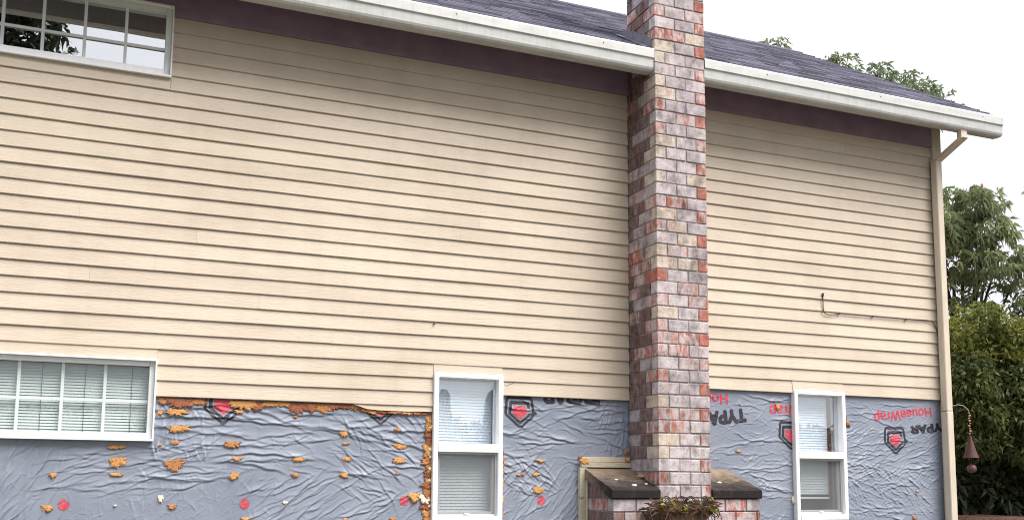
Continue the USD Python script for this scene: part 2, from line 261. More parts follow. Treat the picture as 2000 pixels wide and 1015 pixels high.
obj("inner_lining", boxm(XL + 0.16, XR - 0.18, 0.9, 1.0, 0.4, 4.94), ROOM, house)
obj("foundation", bx(XL - 0.03, XR + 0.02, -0.03, DEPTH + 0.03, -0.2, 0.3), CONCRETE, house)
# gable end and rear cladding, out of the camera's sight
obj("side_cladding", bx(XR - 0.02, XR, 0.03, DEPTH, 0.3, 5.02), SIDING[1], house)
g = trimesh.creation.extrude_polygon(Polygon([(0.0, 5.024), (DEPTH, 5.024), (DEPTH / 2, 6.56)]), 0.1, engine="earcut")
v = g.vertices.copy(); g.vertices = np.stack([XR - v[:, 2], v[:, 0], v[:, 1]], 1); g.fix_normals(); obj("gable", g, SIDING[1], house)

# --- lap siding: every board a part; butt edge at the bottom stands proud
def board(x0, x1, zb, h=EX + 0.022, zt=None, seed=0, shave=None):
    n = max(2, int((x1 - x0) / 0.09)); xs = np.linspace(x0, x1, n + 1)
    w = (fb(np.stack([xs * 1.1, xs * 0 + seed * 3.1, xs * 0], -1), 3) - 0.5)
    dz, dy = 0.006 * w, 0.006 * (fb(np.stack([xs * 0.9, xs * 0 + seed * 7.7, xs * 0 + 4], -1), 3) - 0.5)
    prof = [(-0.001, 0.007), (-0.008, 0.001), (-0.0115, 0.0), (-0.0150, 0.0045)]     # butt underside, rounded drip edge
    top = (zt - zb) if zt is not None else h
    fy = lambda t: -0.0150 + 0.0145 * (t / (EX + 0.022))
    prof2 = prof + [(fy(top * 0.5), top * 0.5), (fy(top), top), (0.006, top), (0.006, 0.007)]
    V, F, m = [], [], len(prof2)
    for i, x in enumerate(xs):
        for k, (y, z) in enumerate(prof2):
            low = 1.0 if k in (1, 2, 3) or k == 0 else 0.3 if k == 4 else 0.0
            zz = zb + z + dz[i] * low
            if shave is not None: zz = max(zz, shave(x))
            V.append((x, y + dy[i] * low, zz))
    for i in range(n):
        for k in range(m):
            a, b = i * m + k, i * m + (k + 1) % m; F += [(a, b, b + m), (a, b + m, a + m)]
    for k in range(1, m - 1):
        F.append((0, k + 1, k)); e = n * m; F.append((e, e + k, e + k + 1))
    t = trimesh.Trimesh(np.array(V), np.array(F), process=False); t.fix_normals(); return t
def boards(xa, xb, zb, k, zt=None):
    """one course from xa to xb, broken at its butt joints"""
    r = random.Random(1000 + k * 17 + int(xa * 10)); cuts = [xa]
    x = xa + r.uniform(1.5, 9.0)
    while x < xb - 0.5:
        cuts.append(x); x += r.choice((4.88, 4.3))
    cuts.append(xb)
    for i in range(len(cuts) - 1):
        a, b = cuts[i] + (0.0003 if i else 0), cuts[i + 1] - (0.0003 if i < len(cuts) - 2 else 0)
        obj("siding_board", board(a, b, zb, zt=zt, seed=k * 3 + i + xa), SIDING[r.choice((0, 0, 0, 1, 2))], house, smooth=30)
def spans(xa, xb, z0, z1):
    out = [(xa, xb)]
    for hx0, hx1, hz0, hz1 in HOLES:
        if z1 + 0.022 > hz0 and z0 + 0.0 < hz1:
            nxt = []
            for a, b in out:
                if hx1 <= a or hx0 >= b: nxt.append((a, b)); continue
                if hx0 - a > 0.05: nxt.append((a, hx0 - 0.001))
                if b - hx1 > 0.05: nxt.append((hx1 + 0.001, b))
            out = nxt
    return out
for k in range(0, 25):
    zb = E0 + k * EX
    for a, b in spans(XL, CX0 - 0.004, zb, zb + EX):
        if k == 0 and a >= S1[0]: continue                   # one course higher between the window and the chimney
        boards(a, b, zb, k, zb + EX + 0.004 if k == 24 else None)
    for hx0, hx1, hz0, hz1 in (W1,):
        if zb + 0.03 < hz0 < zb + EX + 0.03:
            obj("siding_board", board(XL, hx1 - 0.001, zb, zt=hz0 - 0.001, seed=80 + k), SIDING[0], house, smooth=30)
# course cut by the lower window's head: short strip above it
for (hx0, hx1, hz0, hz1) in (W2,):
    kk = int((hz1 - E0) / EX); zb = hz1 + 0.002
    obj("siding_board", board(XL, hx1, zb, zt=E0 + (kk + 1) * EX + 0.02, seed=91), SIDING[0], house, smooth=30)
kk = int((S1[3] - E0) / EX)
obj("siding_board", board(S1[0], S1[1], S1[3] + 0.002, zt=E0 + (kk + 1) * EX + 0.02, seed=92), SIDING[0], house, smooth=30)
EB = E0 + 2.2055 * EX
for k in range(0, 23):
    zb = EB + k * EX
    for a, b in spans(CX1 + 0.004, 7.206, zb, zb + EX):
        boards(a, b, zb, k + 40, (4.822 if k == 22 else None))
obj("siding_board", board(S2[0], S2[1], S2[3] + 0.002, zt=EB + EX + 0.02, seed=93), SIDING[0], house, smooth=30)
# torn stub of the course below, ragged lower edge, beside the narrow window
rag = lambda x: 2.088 + 0.02 * float(fb(np.array([x * 9, 3.0, 0]), 3)) + max(0, (1.72 - x)) * 0.35
obj("torn_siding_board", board(1.60, 2.198, E0 - EX, seed=55, shave=rag), SIDING[0], house, smooth=30, label="last strip of beige siding with a torn lower edge beside the window")

# --- corner, trim
obj("corner_post", cat([cbx(7.207, XR + 0.004, -0.026, 0.022, 0.3, 5.018, 0.002), cbx(XR + 0.001, XR + 0.024, -0.022, 0.09, 0.3, 5.018, 0.002)]), TRIM, house)
# --- eaves
YF = -0.335
obj("eave_shade_board", cat([bx(XL, W1[0] - 0.001, -0.022, 0.02, 4.818, 5.021), bx(W1[0], W1[1], -0.022, 0.02, W1[3] + 0.001, 5.021), bx(W1[1] + 0.001, CX0 - 0.003, -0.022, 0.02, 4.818, 5.021)]), EAVE_SHADE, house)  # added board, coloured as the eave shadow on the upper wall
obj("eave_shade_board", bx(CX1 + 0.003, 7.2065, -0.022, 0.02, 4.824, 5.021), EAVE_SHADE, house)
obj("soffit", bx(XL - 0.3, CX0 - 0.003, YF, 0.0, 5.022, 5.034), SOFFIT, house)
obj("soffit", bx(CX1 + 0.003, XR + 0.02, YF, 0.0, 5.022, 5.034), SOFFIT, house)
obj("fascia", bx(XL - 0.3, CX0 - 0.003, YF - 0.022, YF, 4.868, 5.036), GUTTER, house)
obj("fascia", bx(CX1 + 0.003, 7.66, YF - 0.022, YF, 4.868, 5.036), GUTTER, house)
G = [(-0.358, 5.043), (-0.358, 4.866), (-0.418, 4.864), (-0.436, 4.876), (-0.443, 4.892), (-0.4465, 4.962), (-0.4585, 4.970), (-0.4575, 5.036), (-0.4545, 5.047), (-0.444, 5.047), (-0.444, 5.040), (-0.452, 5.034), (-0.452, 4.974), (-0.441, 4.965), (-0.438, 4.894), (-0.416, 4.871), (-0.363, 4.872), (-0.363, 5.043)]
def gutter(x0, x1, cap):
    g_ = holder("gutter", house)
    obj("gutter_trough", extr_x(G, x0, x1), GUTTER, g_)
    outer = [(-0.358, 5.043), (-0.358, 4.866), (-0.418, 4.8635), (-0.4365, 4.8755), (-0.4435, 4.8915), (-0.447, 4.962), (-0.459, 4.970), (-0.459, 5.036), (-0.4545, 5.048)]
    for c in cap: obj("end_cap", extr_x(outer, c - 0.002, c + 0.002), GUTTER, g_)
    x = x0 + 0.62 if x0 > 0 else -0.25
    while x < x1 - 0.1:
        s = trimesh.creation.icosphere(1, 0.0055); s.apply_scale((1, 0.5, 1)); s.apply_translation((x, -0.4585, 5.012)); obj("spike_head", s, IRON, g_); x += 1.22
gutter(XL - 0.3, CX0 - 0.002, [CX0 - 0.004]); gutter(CX1 + 0.004, 7.664, [CX1 + 0.006, 7.662])

# --- downspout: outlet, elbow, strap, pipe down the corner
ds = holder("downspout", house)
DX = 7.186
def skew(pa, pb, wx, wy, mat_=DOWNSPOUT, name="downspout_elbow"):
    """square pipe between two points, end faces level"""
    V = []
    for (x, y, z) in (pa, pb):
        for sx, sy in ((-1, -1), (1, -1), (1, 1), (-1, 1)): V.append((x + sx * wx / 2, y + sy * wy / 2, z))
    F = [(0, 3, 2), (0, 2, 1), (4, 5, 6), (4, 6, 7)]
    for k in range(4):
        q = (k + 1) % 4; F += [(k, q, q + 4), (k, q + 4, k + 4)]
    t = trimesh.Trimesh(np.array(V, float), np.array(F), process=False); t.fix_normals(); obj(name, t, mat_, ds)
skew((7.200, -0.395, 4.87), (7.200, -0.395, 4.79), 0.072, 0.052, name="downspout_outlet")
skew((7.200, -0.395, 4.7905), (DX + 0.0165, -0.064, 4.66), 0.072, 0.078)
obj("downspout_pipe", cbx(DX - 0.018, DX + 0.051, -0.104, -0.030, 2.266, 4.69, 0.006), DOWNSPOUT, ds, smooth=25)
obj("downspout_pipe", cbx(DX - 0.022, DX + 0.055, -0.108, -0.030, 0.12, 2.262, 0.006), DOWNSPOUT, ds, smooth=25)

# --- roof: shingles
SL = 0.643; EY, EZ = -0.42, 5.055; RY = DEPTH / 2; RZ = EZ + SL * (RY - EY)
roof = holder("roof", house)
def slope(y): return EZ + SL * (y - EY)
under = [(EY + 0.02, slope(EY + 0.02) - 0.03), (RY, RZ - 0.035), (DEPTH - EY - 0.02, slope(EY + 0.02) - 0.03), (DEPTH - EY - 0.02, slope(EY + 0.02) - 0.012), (RY, RZ - 0.012), (EY + 0.02, slope(EY + 0.02) - 0.012)]
deck_l = manifold3d.Manifold.of_trimesh(extr_x(under, XL - 0.3, 7.655)) if hasattr(manifold3d.Manifold, "of_trimesh") else None
obj("roof_deck", extr_x(under, XL - 0.3, 7.655), SHINGLE[0], roof)
cs = 1 / math.hypot(1, SL)
rows = int((RY - EY) / (0.128 * cs)) + 1
extra, individual = [], 0
for r_ in range(rows):
    y0 = EY + r_ * 0.128 * cs; y1 = min(y0 + 0.128 * cs * 1.12, RY)
    x = XL - 0.3 - rng.uniform(0, 0.3)
    while x < 7.66:
        w = rng.choice((0.17, 0.22, 0.28, 0.33)); a, b = max(x, XL - 0.3), min(x + w - 0.004, 7.662); x += w
        if b - a < 0.03: continue
        if y0 < 0.08 and b > CX0 - 0.01 and a < CX1 + 0.01:
            if a < CX0 - 0.05: b = CX0 - 0.012
            elif b > CX1 + 0.05: a = CX1 + 0.012
            else: continue
        t = 0.007 + rng.choice((0, 0.003, 0.009)); j = rng.uniform(-0.006, 0.006)
        zb0, zb1 = slope(y0 + j), slope(y1)
        V = np.array([(a, y0 + j, zb0 - 0.004), (b, y0 + j, zb0 - 0.004), (b, y1, zb1 - 0.006), (a, y1, zb1 - 0.006), (a, y0 + j, zb0 + t), (b, y0 + j, zb0 + t), (b, y1, zb1 + 0.002), (a, y1, zb1 + 0.002)])
        F = [(0, 2, 1), (0, 3, 2), (4, 5, 6), (4, 6, 7), (0, 1, 5), (0, 5, 4), (1, 2, 6), (1, 6, 5), (2, 3, 7), (2, 7, 6), (3, 0, 4), (3, 4, 7)]
        m = trimesh.Trimesh(V, np.array(F), process=False)
        if individual < 296 and a > 0.9: obj("shingle", m, SHINGLE[rng.choice((0, 1, 1, 2, 3))], roof); individual += 1
        else: extra.append((rng.choice((0, 1, 1, 2, 3)), m))
tone = {}
for i, m in extra: tone.setdefault(i, []).append(m)
for i, ms in tone.items(): obj("shingle_field", cat(ms), SHINGLE[i], roof, kind="stuff")
m = extr_x([(RY, RZ), (DEPTH - EY, EZ), (DEPTH - EY, EZ + 0.012), (RY, RZ + 0.016)], XL - 0.3, 7.66); obj("rear_slope", m, SHINGLE[1], roof)
for i in range(36):
    x = XL - 0.3 + i * 0.305; 
    if x > 7.5: break
    obj("ridge_cap", extr_x([(RY - 0.13, RZ - 0.13 * SL + 0.004), (RY, RZ + 0.008), (RY + 0.13, RZ - 0.13 * SL + 0.004), (RY + 0.13, RZ - 0.13 * SL + 0.018), (RY, RZ + 0.026), (RY - 0.13, RZ - 0.13 * SL + 0.018)], x, min(x + 0.3, 7.665)), SHINGLE[rng.choice((0, 1, 2))], roof)
# rake boards
for yy0, yy1 in ((EY + 0.03, RY), (DEPTH - EY - 0.03, RY)):
    z0_ = slope(EY + 0.03)
    obj("rake_board", extr_x([(yy0, z0_ - 0.19), (yy1, RZ - 0.19), (yy1, RZ - 0.037), (yy0, z0_ - 0.032)], 7.632, 7.656), GUTTER, house)
# step flashing on the chimney's left side
for i in range(3):
    y0 = -0.42 + i * 0.155
    fl = extr_x([(y0, slope(y0) + 0.012), (y0 + 0.165, slope(y0 + 0.165) + 0.012), (y0 + 0.165, slope(y0 + 0.165) + 0.115 - 0.02 * i), (y0, slope(y0) + 0.085)], CX0 - 0.0045 - 0.0015 * i, CX0 - 0.0032 - 0.0015 * i)
    obj("step_flashing", fl, FLASH, roof)
fl = extr_x([(-0.40, slope(-0.40) + 0.012), (0.05, slope(0.05) + 0.014), (0.05, slope(0.05) + 0.02), (-0.40, slope(-0.40) + 0.02)], CX0 - 0.085, CX0 - 0.009); obj("flashing_apron", fl, FLASH, roof)

# --- chimney
chim = holder("chimney", house)
CH, MJ = 0.099, 0.009
ZJ = 1.6687
COREIN = 0.006
obj("mortar_core", bx(CX0 + COREIN, CX1 - COREIN, CY + COREIN, -0.0, 1.30, 7.62), MORTAR, chim)
def brick(x0, x1, y0, y1, z0, z1, kind):
    j = lambda: rng.uniform(-0.0022, 0.0022)
    m = cbx(x0 + j(), x1 + j(), y0 + j(), y1, z0 + j(), z1 + j(), 0.0035)
    obj("brick", m, BR[kind], chim)
def pick(end=False):
    if end: return rng.choice(("red", "red", "patch", "patch", "pink"))
    return rng.choice(("wash", "wash", "grey", "wash", "pink", "pink", "patch", "wash", "cream"))
HB, FBK = 0.0945, 0.187
ncourse = int((7.6 - ZJ) / CH)
count_b, small = 0, []
for j in range(-2, ncourse):
    z0, z1 = ZJ + j * CH + MJ / 2, ZJ + (j + 1) * CH - MJ / 2
    vis = z1 < 5.75
    def put(*a):
        if vis: brick(*a)
        else: small.append((a[6], cbx(*a[:6], 0.0035)))
    mj = MJ / 2; W = CX1 - CX0
    ratio = 0.52 + 0.35 * (z0 > 4.2)
    whiter = lambda: ("wash" if rng.random() < 0.6 else "grey") if z0 > 4.1 and rng.random() < 0.55 else pick()
    sidek = lambda: rng.choice(("dark", "dark", "grey")) if z0 > 4.9 else rng.choice(("dark", "dark", "dark", "grey")) if z0 < 2.55 else rng.choice(("grey", "dark", "pink", "dark", "patch", "grey"))  # left flank: shade painted in by darker bricks, lower down grime too
    if j % 2:   # header left, two stretchers
        put(CX0, CX0 + HB - mj, CY, CY + FBK, z0, z1, rng.choice(("cream", "patch", "red", "pink", "patch")))
        put(CX0 + HB + mj, CX0 + HB + FBK - mj, CY, CY + 0.09, z0, z1, whiter())
        put(CX0 + HB + FBK + mj, CX1, CY, CY + 0.09, z0, z1, whiter())
        s0 = CY + FBK + MJ
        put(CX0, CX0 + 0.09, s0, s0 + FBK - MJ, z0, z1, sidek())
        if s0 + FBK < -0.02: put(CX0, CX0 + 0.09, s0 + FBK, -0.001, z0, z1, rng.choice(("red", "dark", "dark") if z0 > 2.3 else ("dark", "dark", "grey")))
        put(CX1 - 0.09, CX1, CY + 0.09 + MJ, -0.001, z0, z1, pick())
    else:       # two stretchers, header right
        put(CX0, CX0 + FBK - mj, CY, CY + HB, z0, z1, rng.choice(("cream", "wash", "wash", "cream", "pink")))
        put(CX0 + FBK + mj, CX0 + 2 * FBK - mj, CY, CY + 0.09, z0, z1, whiter())
        put(CX0 + 2 * FBK + mj, CX1, CY, CY + FBK, z0, z1, pick(True))
        s0 = CY + HB + MJ
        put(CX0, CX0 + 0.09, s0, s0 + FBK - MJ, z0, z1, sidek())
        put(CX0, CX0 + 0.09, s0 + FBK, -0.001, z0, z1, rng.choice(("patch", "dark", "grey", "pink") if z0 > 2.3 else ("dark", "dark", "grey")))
        put(CX1 - 0.09, CX1, CY + FBK + MJ, -0.001, z0, z1, pick())
by = {}
for k_, m in small: by.setdefault(k_, []).append(m)
for k_, ms in by.items(): obj("upper_brickwork", cat(ms), BR[k_], chim, kind="stuff")
obj("chimney_crown", cbx(CX0 - 0.05, CX1 + 0.05, CY - 0.05, 0.05, 7.62, 7.70, 0.01), CONCRETE, chim)
# wide base and its sloped shoulders
BX0, BX1, BY = 3.476, 4.792, CY - 0.002
obj("base_core", cat([bx(BX0 + 0.006, CX0 + 0.001, BY + 0.008, -0.001, -0.1, 1.462), bx(CX1 - 0.001, BX1 - 0.006, BY + 0.008, -0.001, -0.1, 1.462), bx(CX0 + 0.004, CX1 - 0.004, BY + 0.009, -0.02, -0.1, 1.40)]), MORTAR, chim)
bj, small = 0, []
for r_ in range(14):
    z1 = 1.462 - r_ * CH; z0 = z1 - CH + MJ
    if z1 < 0.12: break
    off = (0.0, 0.1)[r_ % 2]; x = BX0 - off * (1)
    while x < BX1 - 0.02:
        a, b = max(x, BX0), min(x + 0.198 - MJ, BX1); x += 0.198
        if b - a < 0.02: continue
        skip = b > CX0 + 0.01 and a < CX1 - 0.01 and z1 > 1.42
        if not skip or True:
            d = 0.19 if (a == BX0 and off) else 0.09
            k_ = rng.choice(("wash", "grey", "wash", "pink", "patch")) if a > BX0 else rng.choice(("dark", "grey"))
            if z0 > 1.1:
                obj("brick", cbx(a, b, BY - 0.004, BY + d, z0, z1, 0.0035), BR[k_], chim)
            else: small.append((k_, cbx(a, b, BY - 0.004, BY + d, z0, z1, 0.0035)))
    for sx in (0, 1):
        y = BY + (0.19 if off else 0.09) + MJ
        while y < -0.03:
            b = min(y + 0.198 - MJ, -0.002)
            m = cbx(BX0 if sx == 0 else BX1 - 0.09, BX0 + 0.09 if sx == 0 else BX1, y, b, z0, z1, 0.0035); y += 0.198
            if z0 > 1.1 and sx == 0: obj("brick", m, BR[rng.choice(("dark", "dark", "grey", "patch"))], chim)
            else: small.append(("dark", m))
by = {}
for k_, m in small: by.setdefault(k_, []).append(m)
for k_, ms in by.items(): obj("lower_brickwork", cat(ms), BR[k_], chim, kind="stuff")
def shoulder(x0, x1, inner):
    P_ = [(-0.002, 1.622), (BY + 0.01, 1.468), (BY - 0.012, 1.466), (BY - 0.022, 1.474), (BY - 0.022, 1.528), (BY - 0.012, 1.537), (-0.002, 1.700)]
    m = extr_x(P_, x0, x1)
    for _ in range(3): m = m.subdivide()
    m.vertices[:, 2] += 0.006 * (fb(m.vertices * 9, 3) - 0.5) * (m.vertices[:, 2] > 1.48)
    return m
obj("shoulder_cap", shoulder(BX0 - 0.02, CX0 - 0.001, 1), CAP, chim, smooth=30)
obj("shoulder_cap", shoulder(CX1 + 0.001, BX1 + 0.006, 0), CAP, chim, smooth=30)
for xa_, xb_ in ((BX0, BX0 + 0.09), (BX1 - 0.09, BX1)):
    for pl_ in ([(-0.41, 1.470), (-0.205, 1.470), (-0.205, 1.548), (-0.41, 1.482)], [(-0.197, 1.470), (-0.003, 1.470), (-0.003, 1.552), (-0.197, 1.550)], [(-0.165, 1.560), (-0.003, 1.560), (-0.003, 1.614), (-0.15, 1.566)]):
        obj("brick", extr_x(pl_, xa_, xb_), BR["dark"], chim)
obj("shoulder_core", cat([extr_x([(BY + 0.02, 1.461), (-0.002, 1.461), (-0.002, 1.619), (BY + 0.02, 1.468)], a_, b_) for a_, b_ in ((BX0 + 0.007, CX0 - 0.001), (CX1 + 0.001, BX1 - 0.007))]), MORTAR, chim)
# trim round the shoulder
obj("trim_board", cbx(3.428, CX0 - 0.004, -0.030, 0.012, 1.702, 1.742, 0.003), TRIM_TOP, house)
obj("trim_board", cbx(3.438, CX0 - 0.004, -0.022, 0.012, 1.744, 1.784, 0.003), TRIM, house)
obj("trim_board", cbx(3.412, 3.472, -0.030, 0.012, 0.4, 1.700, 0.003), TRIM_TOP, house)
obj("trim_board", cbx(3.462, 3.4745, -0.05, -0.031, 0.4, 1.690, 0.003), TRIM_TOP, house)

# --- housewrap: one crumpled sheet over the bared wall
WX0, WX1, WZ0, WZ1, WS = -1.65, 7.35, 1.10, 2.50, 0.004
def fold_field():
    """a height map of the sheet: some 3000 short creased folds, each with a long upper flank and a sharp drop below"""
    nx, nz = int((WX1 - WX0) / WS), int((WZ1 - WZ0) / WS); H = np.zeros((nx, nz)); r = np.random.default_rng(12)
    def stamp(cx, cz, ang, L, wd, h, bend):
        R = L * 0.62 + 0.03; i0, i1 = max(0, int((cx - R - WX0) / WS)), min(nx, int((cx + R - WX0) / WS)); rz = abs(math.sin(ang)) * R + 4 * wd + abs(bend) * L + 0.01
        k0, k1 = max(0, int((cz - rz - WZ0) / WS)), min(nz, int((cz + rz - WZ0) / WS))
        if i1 - i0 < 3 or k1 - k0 < 3: return
        X, Z = np.meshgrid(WX0 + (np.arange(i0, i1) + .5) * WS - cx, WZ0 + (np.arange(k0, k1) + .5) * WS - cz, indexing="ij")
        c, sn = math.cos(ang), math.sin(ang); a, t = c * X + sn * Z, -sn * X + c * Z; q = np.clip(np.abs(a) / (L / 2), 0, 1)
        t = t - bend * L * ((2 * a / L) ** 2 - 0.4) - 0.0045 * np.sin(a * 38 + cx * 50) * min(1, L * 4); env = (1 - q ** 2) ** 1.5
        up, dn = wd, wd * 0.42
        prof = np.where(t > 0, np.exp(-(t / up) ** 1.3), np.exp(-(np.abs(t) / dn) ** 1.6)) - 0.35 * np.exp(-((t + dn * 2.2) / (dn * 1.3)) ** 2)
        H[i0:i1, k0:k1] += 1.02 * h * env * prof
    def many(n, xa, xb, za, zb, a0, da, L0, L1, w0, w1, h0, h1):
        for _ in range(int(n * 1.3)):
            stamp(r.uniform(xa, xb), r.uniform(za, zb), math.radians(a0 + r.normal() * da), r.uniform(L0, L1), r.uniform(w0, w1), r.uniform(h0, h1), r.normal() * 0.05)
    # long lazy folds, then shorter crossing creases, section by section
    many(26, 0.2, 2.1, 1.62, 2.12, -4, 8, 0.45, 1.1, .013, .022, .005, .0095); many(70, 0.2, 2.2, 1.6, 2.14, -6, 13, .15, .45, .008, .014, .002, .0045)
    many(45, 1.55, 2.2, 1.45, 2.1, -38, 12, .14, .38, .007, .013, .003, .006); many(46, 0.9, 2.2, 1.15, 1.68, 27, 9, .2, .6, .009, .016, .003, .0065)
    many(80, 0.1, 1.2, 1.15, 1.72, 80, 25, .05, .16, .006, .011, .0012, .003); many(50, -0.4, 0.6, 1.5, 1.85, 8, 9, .2, .6, .008, .015, .002, .005)
    many(70, -1.5, -0.3, 1.15, 1.84, 62, 8, .2, .5, .009, .015, .004, .008); many(40, 0.25, 0.6, 1.75, 2.13, 85, 18, .06, .18, .007, .012, .003, .006)
    many(26, 2.75, 3.9, 1.7, 2.25, -3, 8, .3, .75, .010, .018, .004, .007); many(70, 2.75, 3.9, 1.7, 2.25, 0, 22, .1, .3, .007, .012, .0015, .004)
    many(60, 2.75, 3.5, 1.15, 1.72, 48, 12, .12, .40, .008, .014, .0035, .007); many(30, 2.75, 3.2, 1.5, 1.8, -35, 12, .12, .3, .008, .012, .003, .005); many(25, 3.6, 3.88, 1.8, 2.24, 80, 15, .06, .2, .008, .012, .004, .006)
    many(46, 4.4, 7.2, 1.2, 2.38, -3, 9, .3, .85, .010, .017, .0035, .0065); many(330, 4.4, 7.2, 1.15, 2.4, 2, 24, .07, .24, .006, .011, .0015, .004)
    many(120, 6.0, 7.2, 1.6, 2.1, 22, 14, .12, .4, .007, .012, .002, .0045); many(190, 6.0, 7.2, 1.15, 1.75, -38, 16, .06, .2, .006, .011, .002, .0045); many(80, 4.8, 5.5, 1.15, 1.9, 35, 22, .06, .22, .006, .010, .0015, .004)
    many(2600, -1.5, 7.2, 1.15, 2.4, 10, 55, .03, .11, .005, .008, .0008, .0022)
    gx_, gz_ = np.meshgrid(WX0 + np.arange(nx) * WS, WZ0 + np.arange(nz) * WS, indexing="ij"); P = np.stack([gx_, gz_, gx_ * 0], -1)
    return H + 0.007 * (fb(P * (2.2, 4.5, 1), 2, 3) - 0.3)
FOLDS = fold_field()
from scipy.ndimage import map_coordinates
def wrinkle(x, z):
    """how far the wrap stands off the wall (metres)"""
    x, z = np.asarray(x, float), np.asarray(z, float)
    return map_coordinates(FOLDS, [((x - WX0) / WS).ravel(), ((z - WZ0) / WS).ravel()], order=1, mode="nearest").reshape(x.shape)
SAG = 0.55
def wrap_pts(x, z):
    """the sheet's points: folds stand off the wall and hang over a little"""
    x, z = np.asarray(x, float), np.asarray(z, float); d = wrinkle(x, z)
    return np.stack([x, 0.016 - d, z - SAG * d * np.clip((z - 1.0) * 5, 0, 1)], -1)
def wrap_grid(xa, xb, za, zb, st):
    xs, zs = np.arange(xa, xb + st, st), np.arange(za, zb + st, st)
    X, Zz = np.meshgrid(xs, zs, indexing="ij"); V = wrap_pts(X, Zz).reshape(-1, 3); n = len(zs)
    i, j = np.meshgrid(np.arange(len(xs) - 1), np.arange(n - 1), indexing="ij"); a = (i * n + j).ravel()
    F = np.vstack([np.stack([a, a + n, a + n + 1], 1), np.stack([a, a + n + 1, a + 1], 1)])
    c = V[F].mean(1); keep = np.ones(len(F), bool)
    for hx0, hx1, hz0, hz1 in HOLES: keep &= ~((c[:, 0] > hx0 + 0.012) & (c[:, 0] < hx1 - 0.012) & (c[:, 2] > hz0 + 0.012) & (c[:, 2] < hz1 - 0.012))
    keep &= ~((c[:, 0] > 3.48) & (c[:, 0] < 4.785) & (c[:, 2] < 1.45))
    return trimesh.Trimesh(V, F[keep], process=False)
wm = [wrap_grid(-1.5, 2.22, 1.2, 2.16, 0.0055), wrap_grid(2.745, 3.88, 1.2, 2.27, 0.0055), wrap_grid(4.33, 7.21, 1.2, 2.395, 0.0055), wrap_grid(-3.2, 7.21, 0.30, 1.2, 0.05)]
wrap = obj("housewrap", cat(wm), WRAP, house, smooth=True, label="crumpled blue grey housewrap over the bared lower wall")
def lay(m, mat_, name, x, z, ang=0.0, off=0.0022, step=0.013):
    """prints a flat mesh (x right, y up) on the wrap, turned by ang degrees about (x, z)"""
    m = m.copy(); c, s = math.cos(math.radians(ang)), math.sin(math.radians(ang))
    v, f = trimesh.remesh.subdivide_to_size(m.vertices, m.faces, step, max_iter=12)
    X, Zz = x + c * v[:, 0] - s * v[:, 1], z + s * v[:, 0] + c * v[:, 1]
    V = wrap_pts(X, Zz + SAG * 0.004); V[:, 1] -= off
    c3 = V[f].mean(1); keep = np.ones(len(f), bool)
    for hx0, hx1, hz0, hz1 in HOLES: keep &= ~((c3[:, 0] > hx0 + 0.006) & (c3[:, 0] < hx1 - 0.006) & (c3[:, 2] > hz0) & (c3[:, 2] < hz1))
    if not keep.any(): return
    t = trimesh.Trimesh(V, f[keep], process=False); t.remove_unreferenced_vertices(); obj(name, t, mat_, house, smooth=True)
def flat(poly):
    gs = getattr(poly, "geoms", [poly]); out = []
    for g_ in gs:
        v, f = trimesh.creation.triangulate_polygon(g_, engine="earcut"); out.append(trimesh.Trimesh(np.c_[v, np.zeros(len(v))], f, process=False))
    return cat(out)
def flip(m):
    m.invert(); return m
def pent(w, h, r=0.0):
    p = Polygon([(-0.46 * w, 0.5 * h), (0.40 * w, 0.5 * h), (0.5 * w, -0.08 * h), (0.02 * w, -0.5 * h), (-0.5 * w, -0.05 * h)])
    return p.buffer(-r).buffer(r) if r else p
def logo(x, z, s, ang, clip=None):
    w, h = 0.262 * s, 0.255 * s
    o1 = pent(w, h, 0.03 * s).difference(pent(w * 0.875, h * 0.865, 0.02 * s)); tail = Polygon([(0.40 * w, -0.10 * h), (0.56 * w, -0.02 * h), (0.53 * w, 0.045 * h), (0.37 * w, -0.03 * h)])
    o2 = pent(w * 0.73, h * 0.70, 0.012 * s).difference(pent(w * 0.585, h * 0.545)); gap = Polygon([(0.2 * w, -0.02 * h), (0.6 * w, -0.02 * h), (0.6 * w, 0.16 * h), (0.2 * w, 0.16 * h)])
    black = union_all([o1.difference(Polygon([(0.41 * w, 0.0), (0.6 * w, 0.0), (0.6 * w, -0.13 * h), (0.44 * w, -0.13 * h)])), tail, o2.difference(gap)])
    black = black.buffer(0.0025 * s); redp = pent(w * 0.47, h * 0.42)
    if clip is not None:
        from shapely import affinity
        cl = affinity.rotate(affinity.translate(clip, -x, -z), -ang, origin=(0, 0)); black, redp = black.intersection(cl), redp.intersection(cl)
    if not black.is_empty: lay(flat(black), INK_BLACK, "printed_logo", x, z, ang)
    if not redp.is_empty: lay(flat(redp), INK_LOGO, "printed_logo", x, z, ang)
def words(text, x0, z0, width, height, ang, mat_, name, bold, clip=None):
    """text turned upside down (about 180 degrees): its first letter stands at the right end (x0, z0) of the line"""
    m = meshkit.text_mesh(text, height, 0.0004, bold=bold); m.vertices[:, 0] -= m.vertices[:, 0].min()
    tri = m.triangles[m.face_normals[:, 2] > 0.5][:, :, :2]
    p = union_all([Polygon(t_).buffer(1e-5) for t_ in tri]).buffer(height * (0.075 if bold else 0.03)).simplify(0.0008)
    from shapely import affinity
    p = affinity.scale(p, width / (p.bounds[2] - p.bounds[0]), 1.0, origin=(0, 0)); m = flat(p)
    lay(m, mat_, name, x0, z0, 180 + ang)
logo(0.693, 2.083, 0.98, 1); logo(1.803, 2.098, 0.84, 2); logo(2.915, 2.116, 0.97, 0); logo(5.478, 1.997, 0.98, 0); logo(6.643, 1.980, 1.0, 1)
words("HouseWrap", 7.085, 2.303, 0.69, 0.082, 6.5, INK_RED, "printed_text", False)
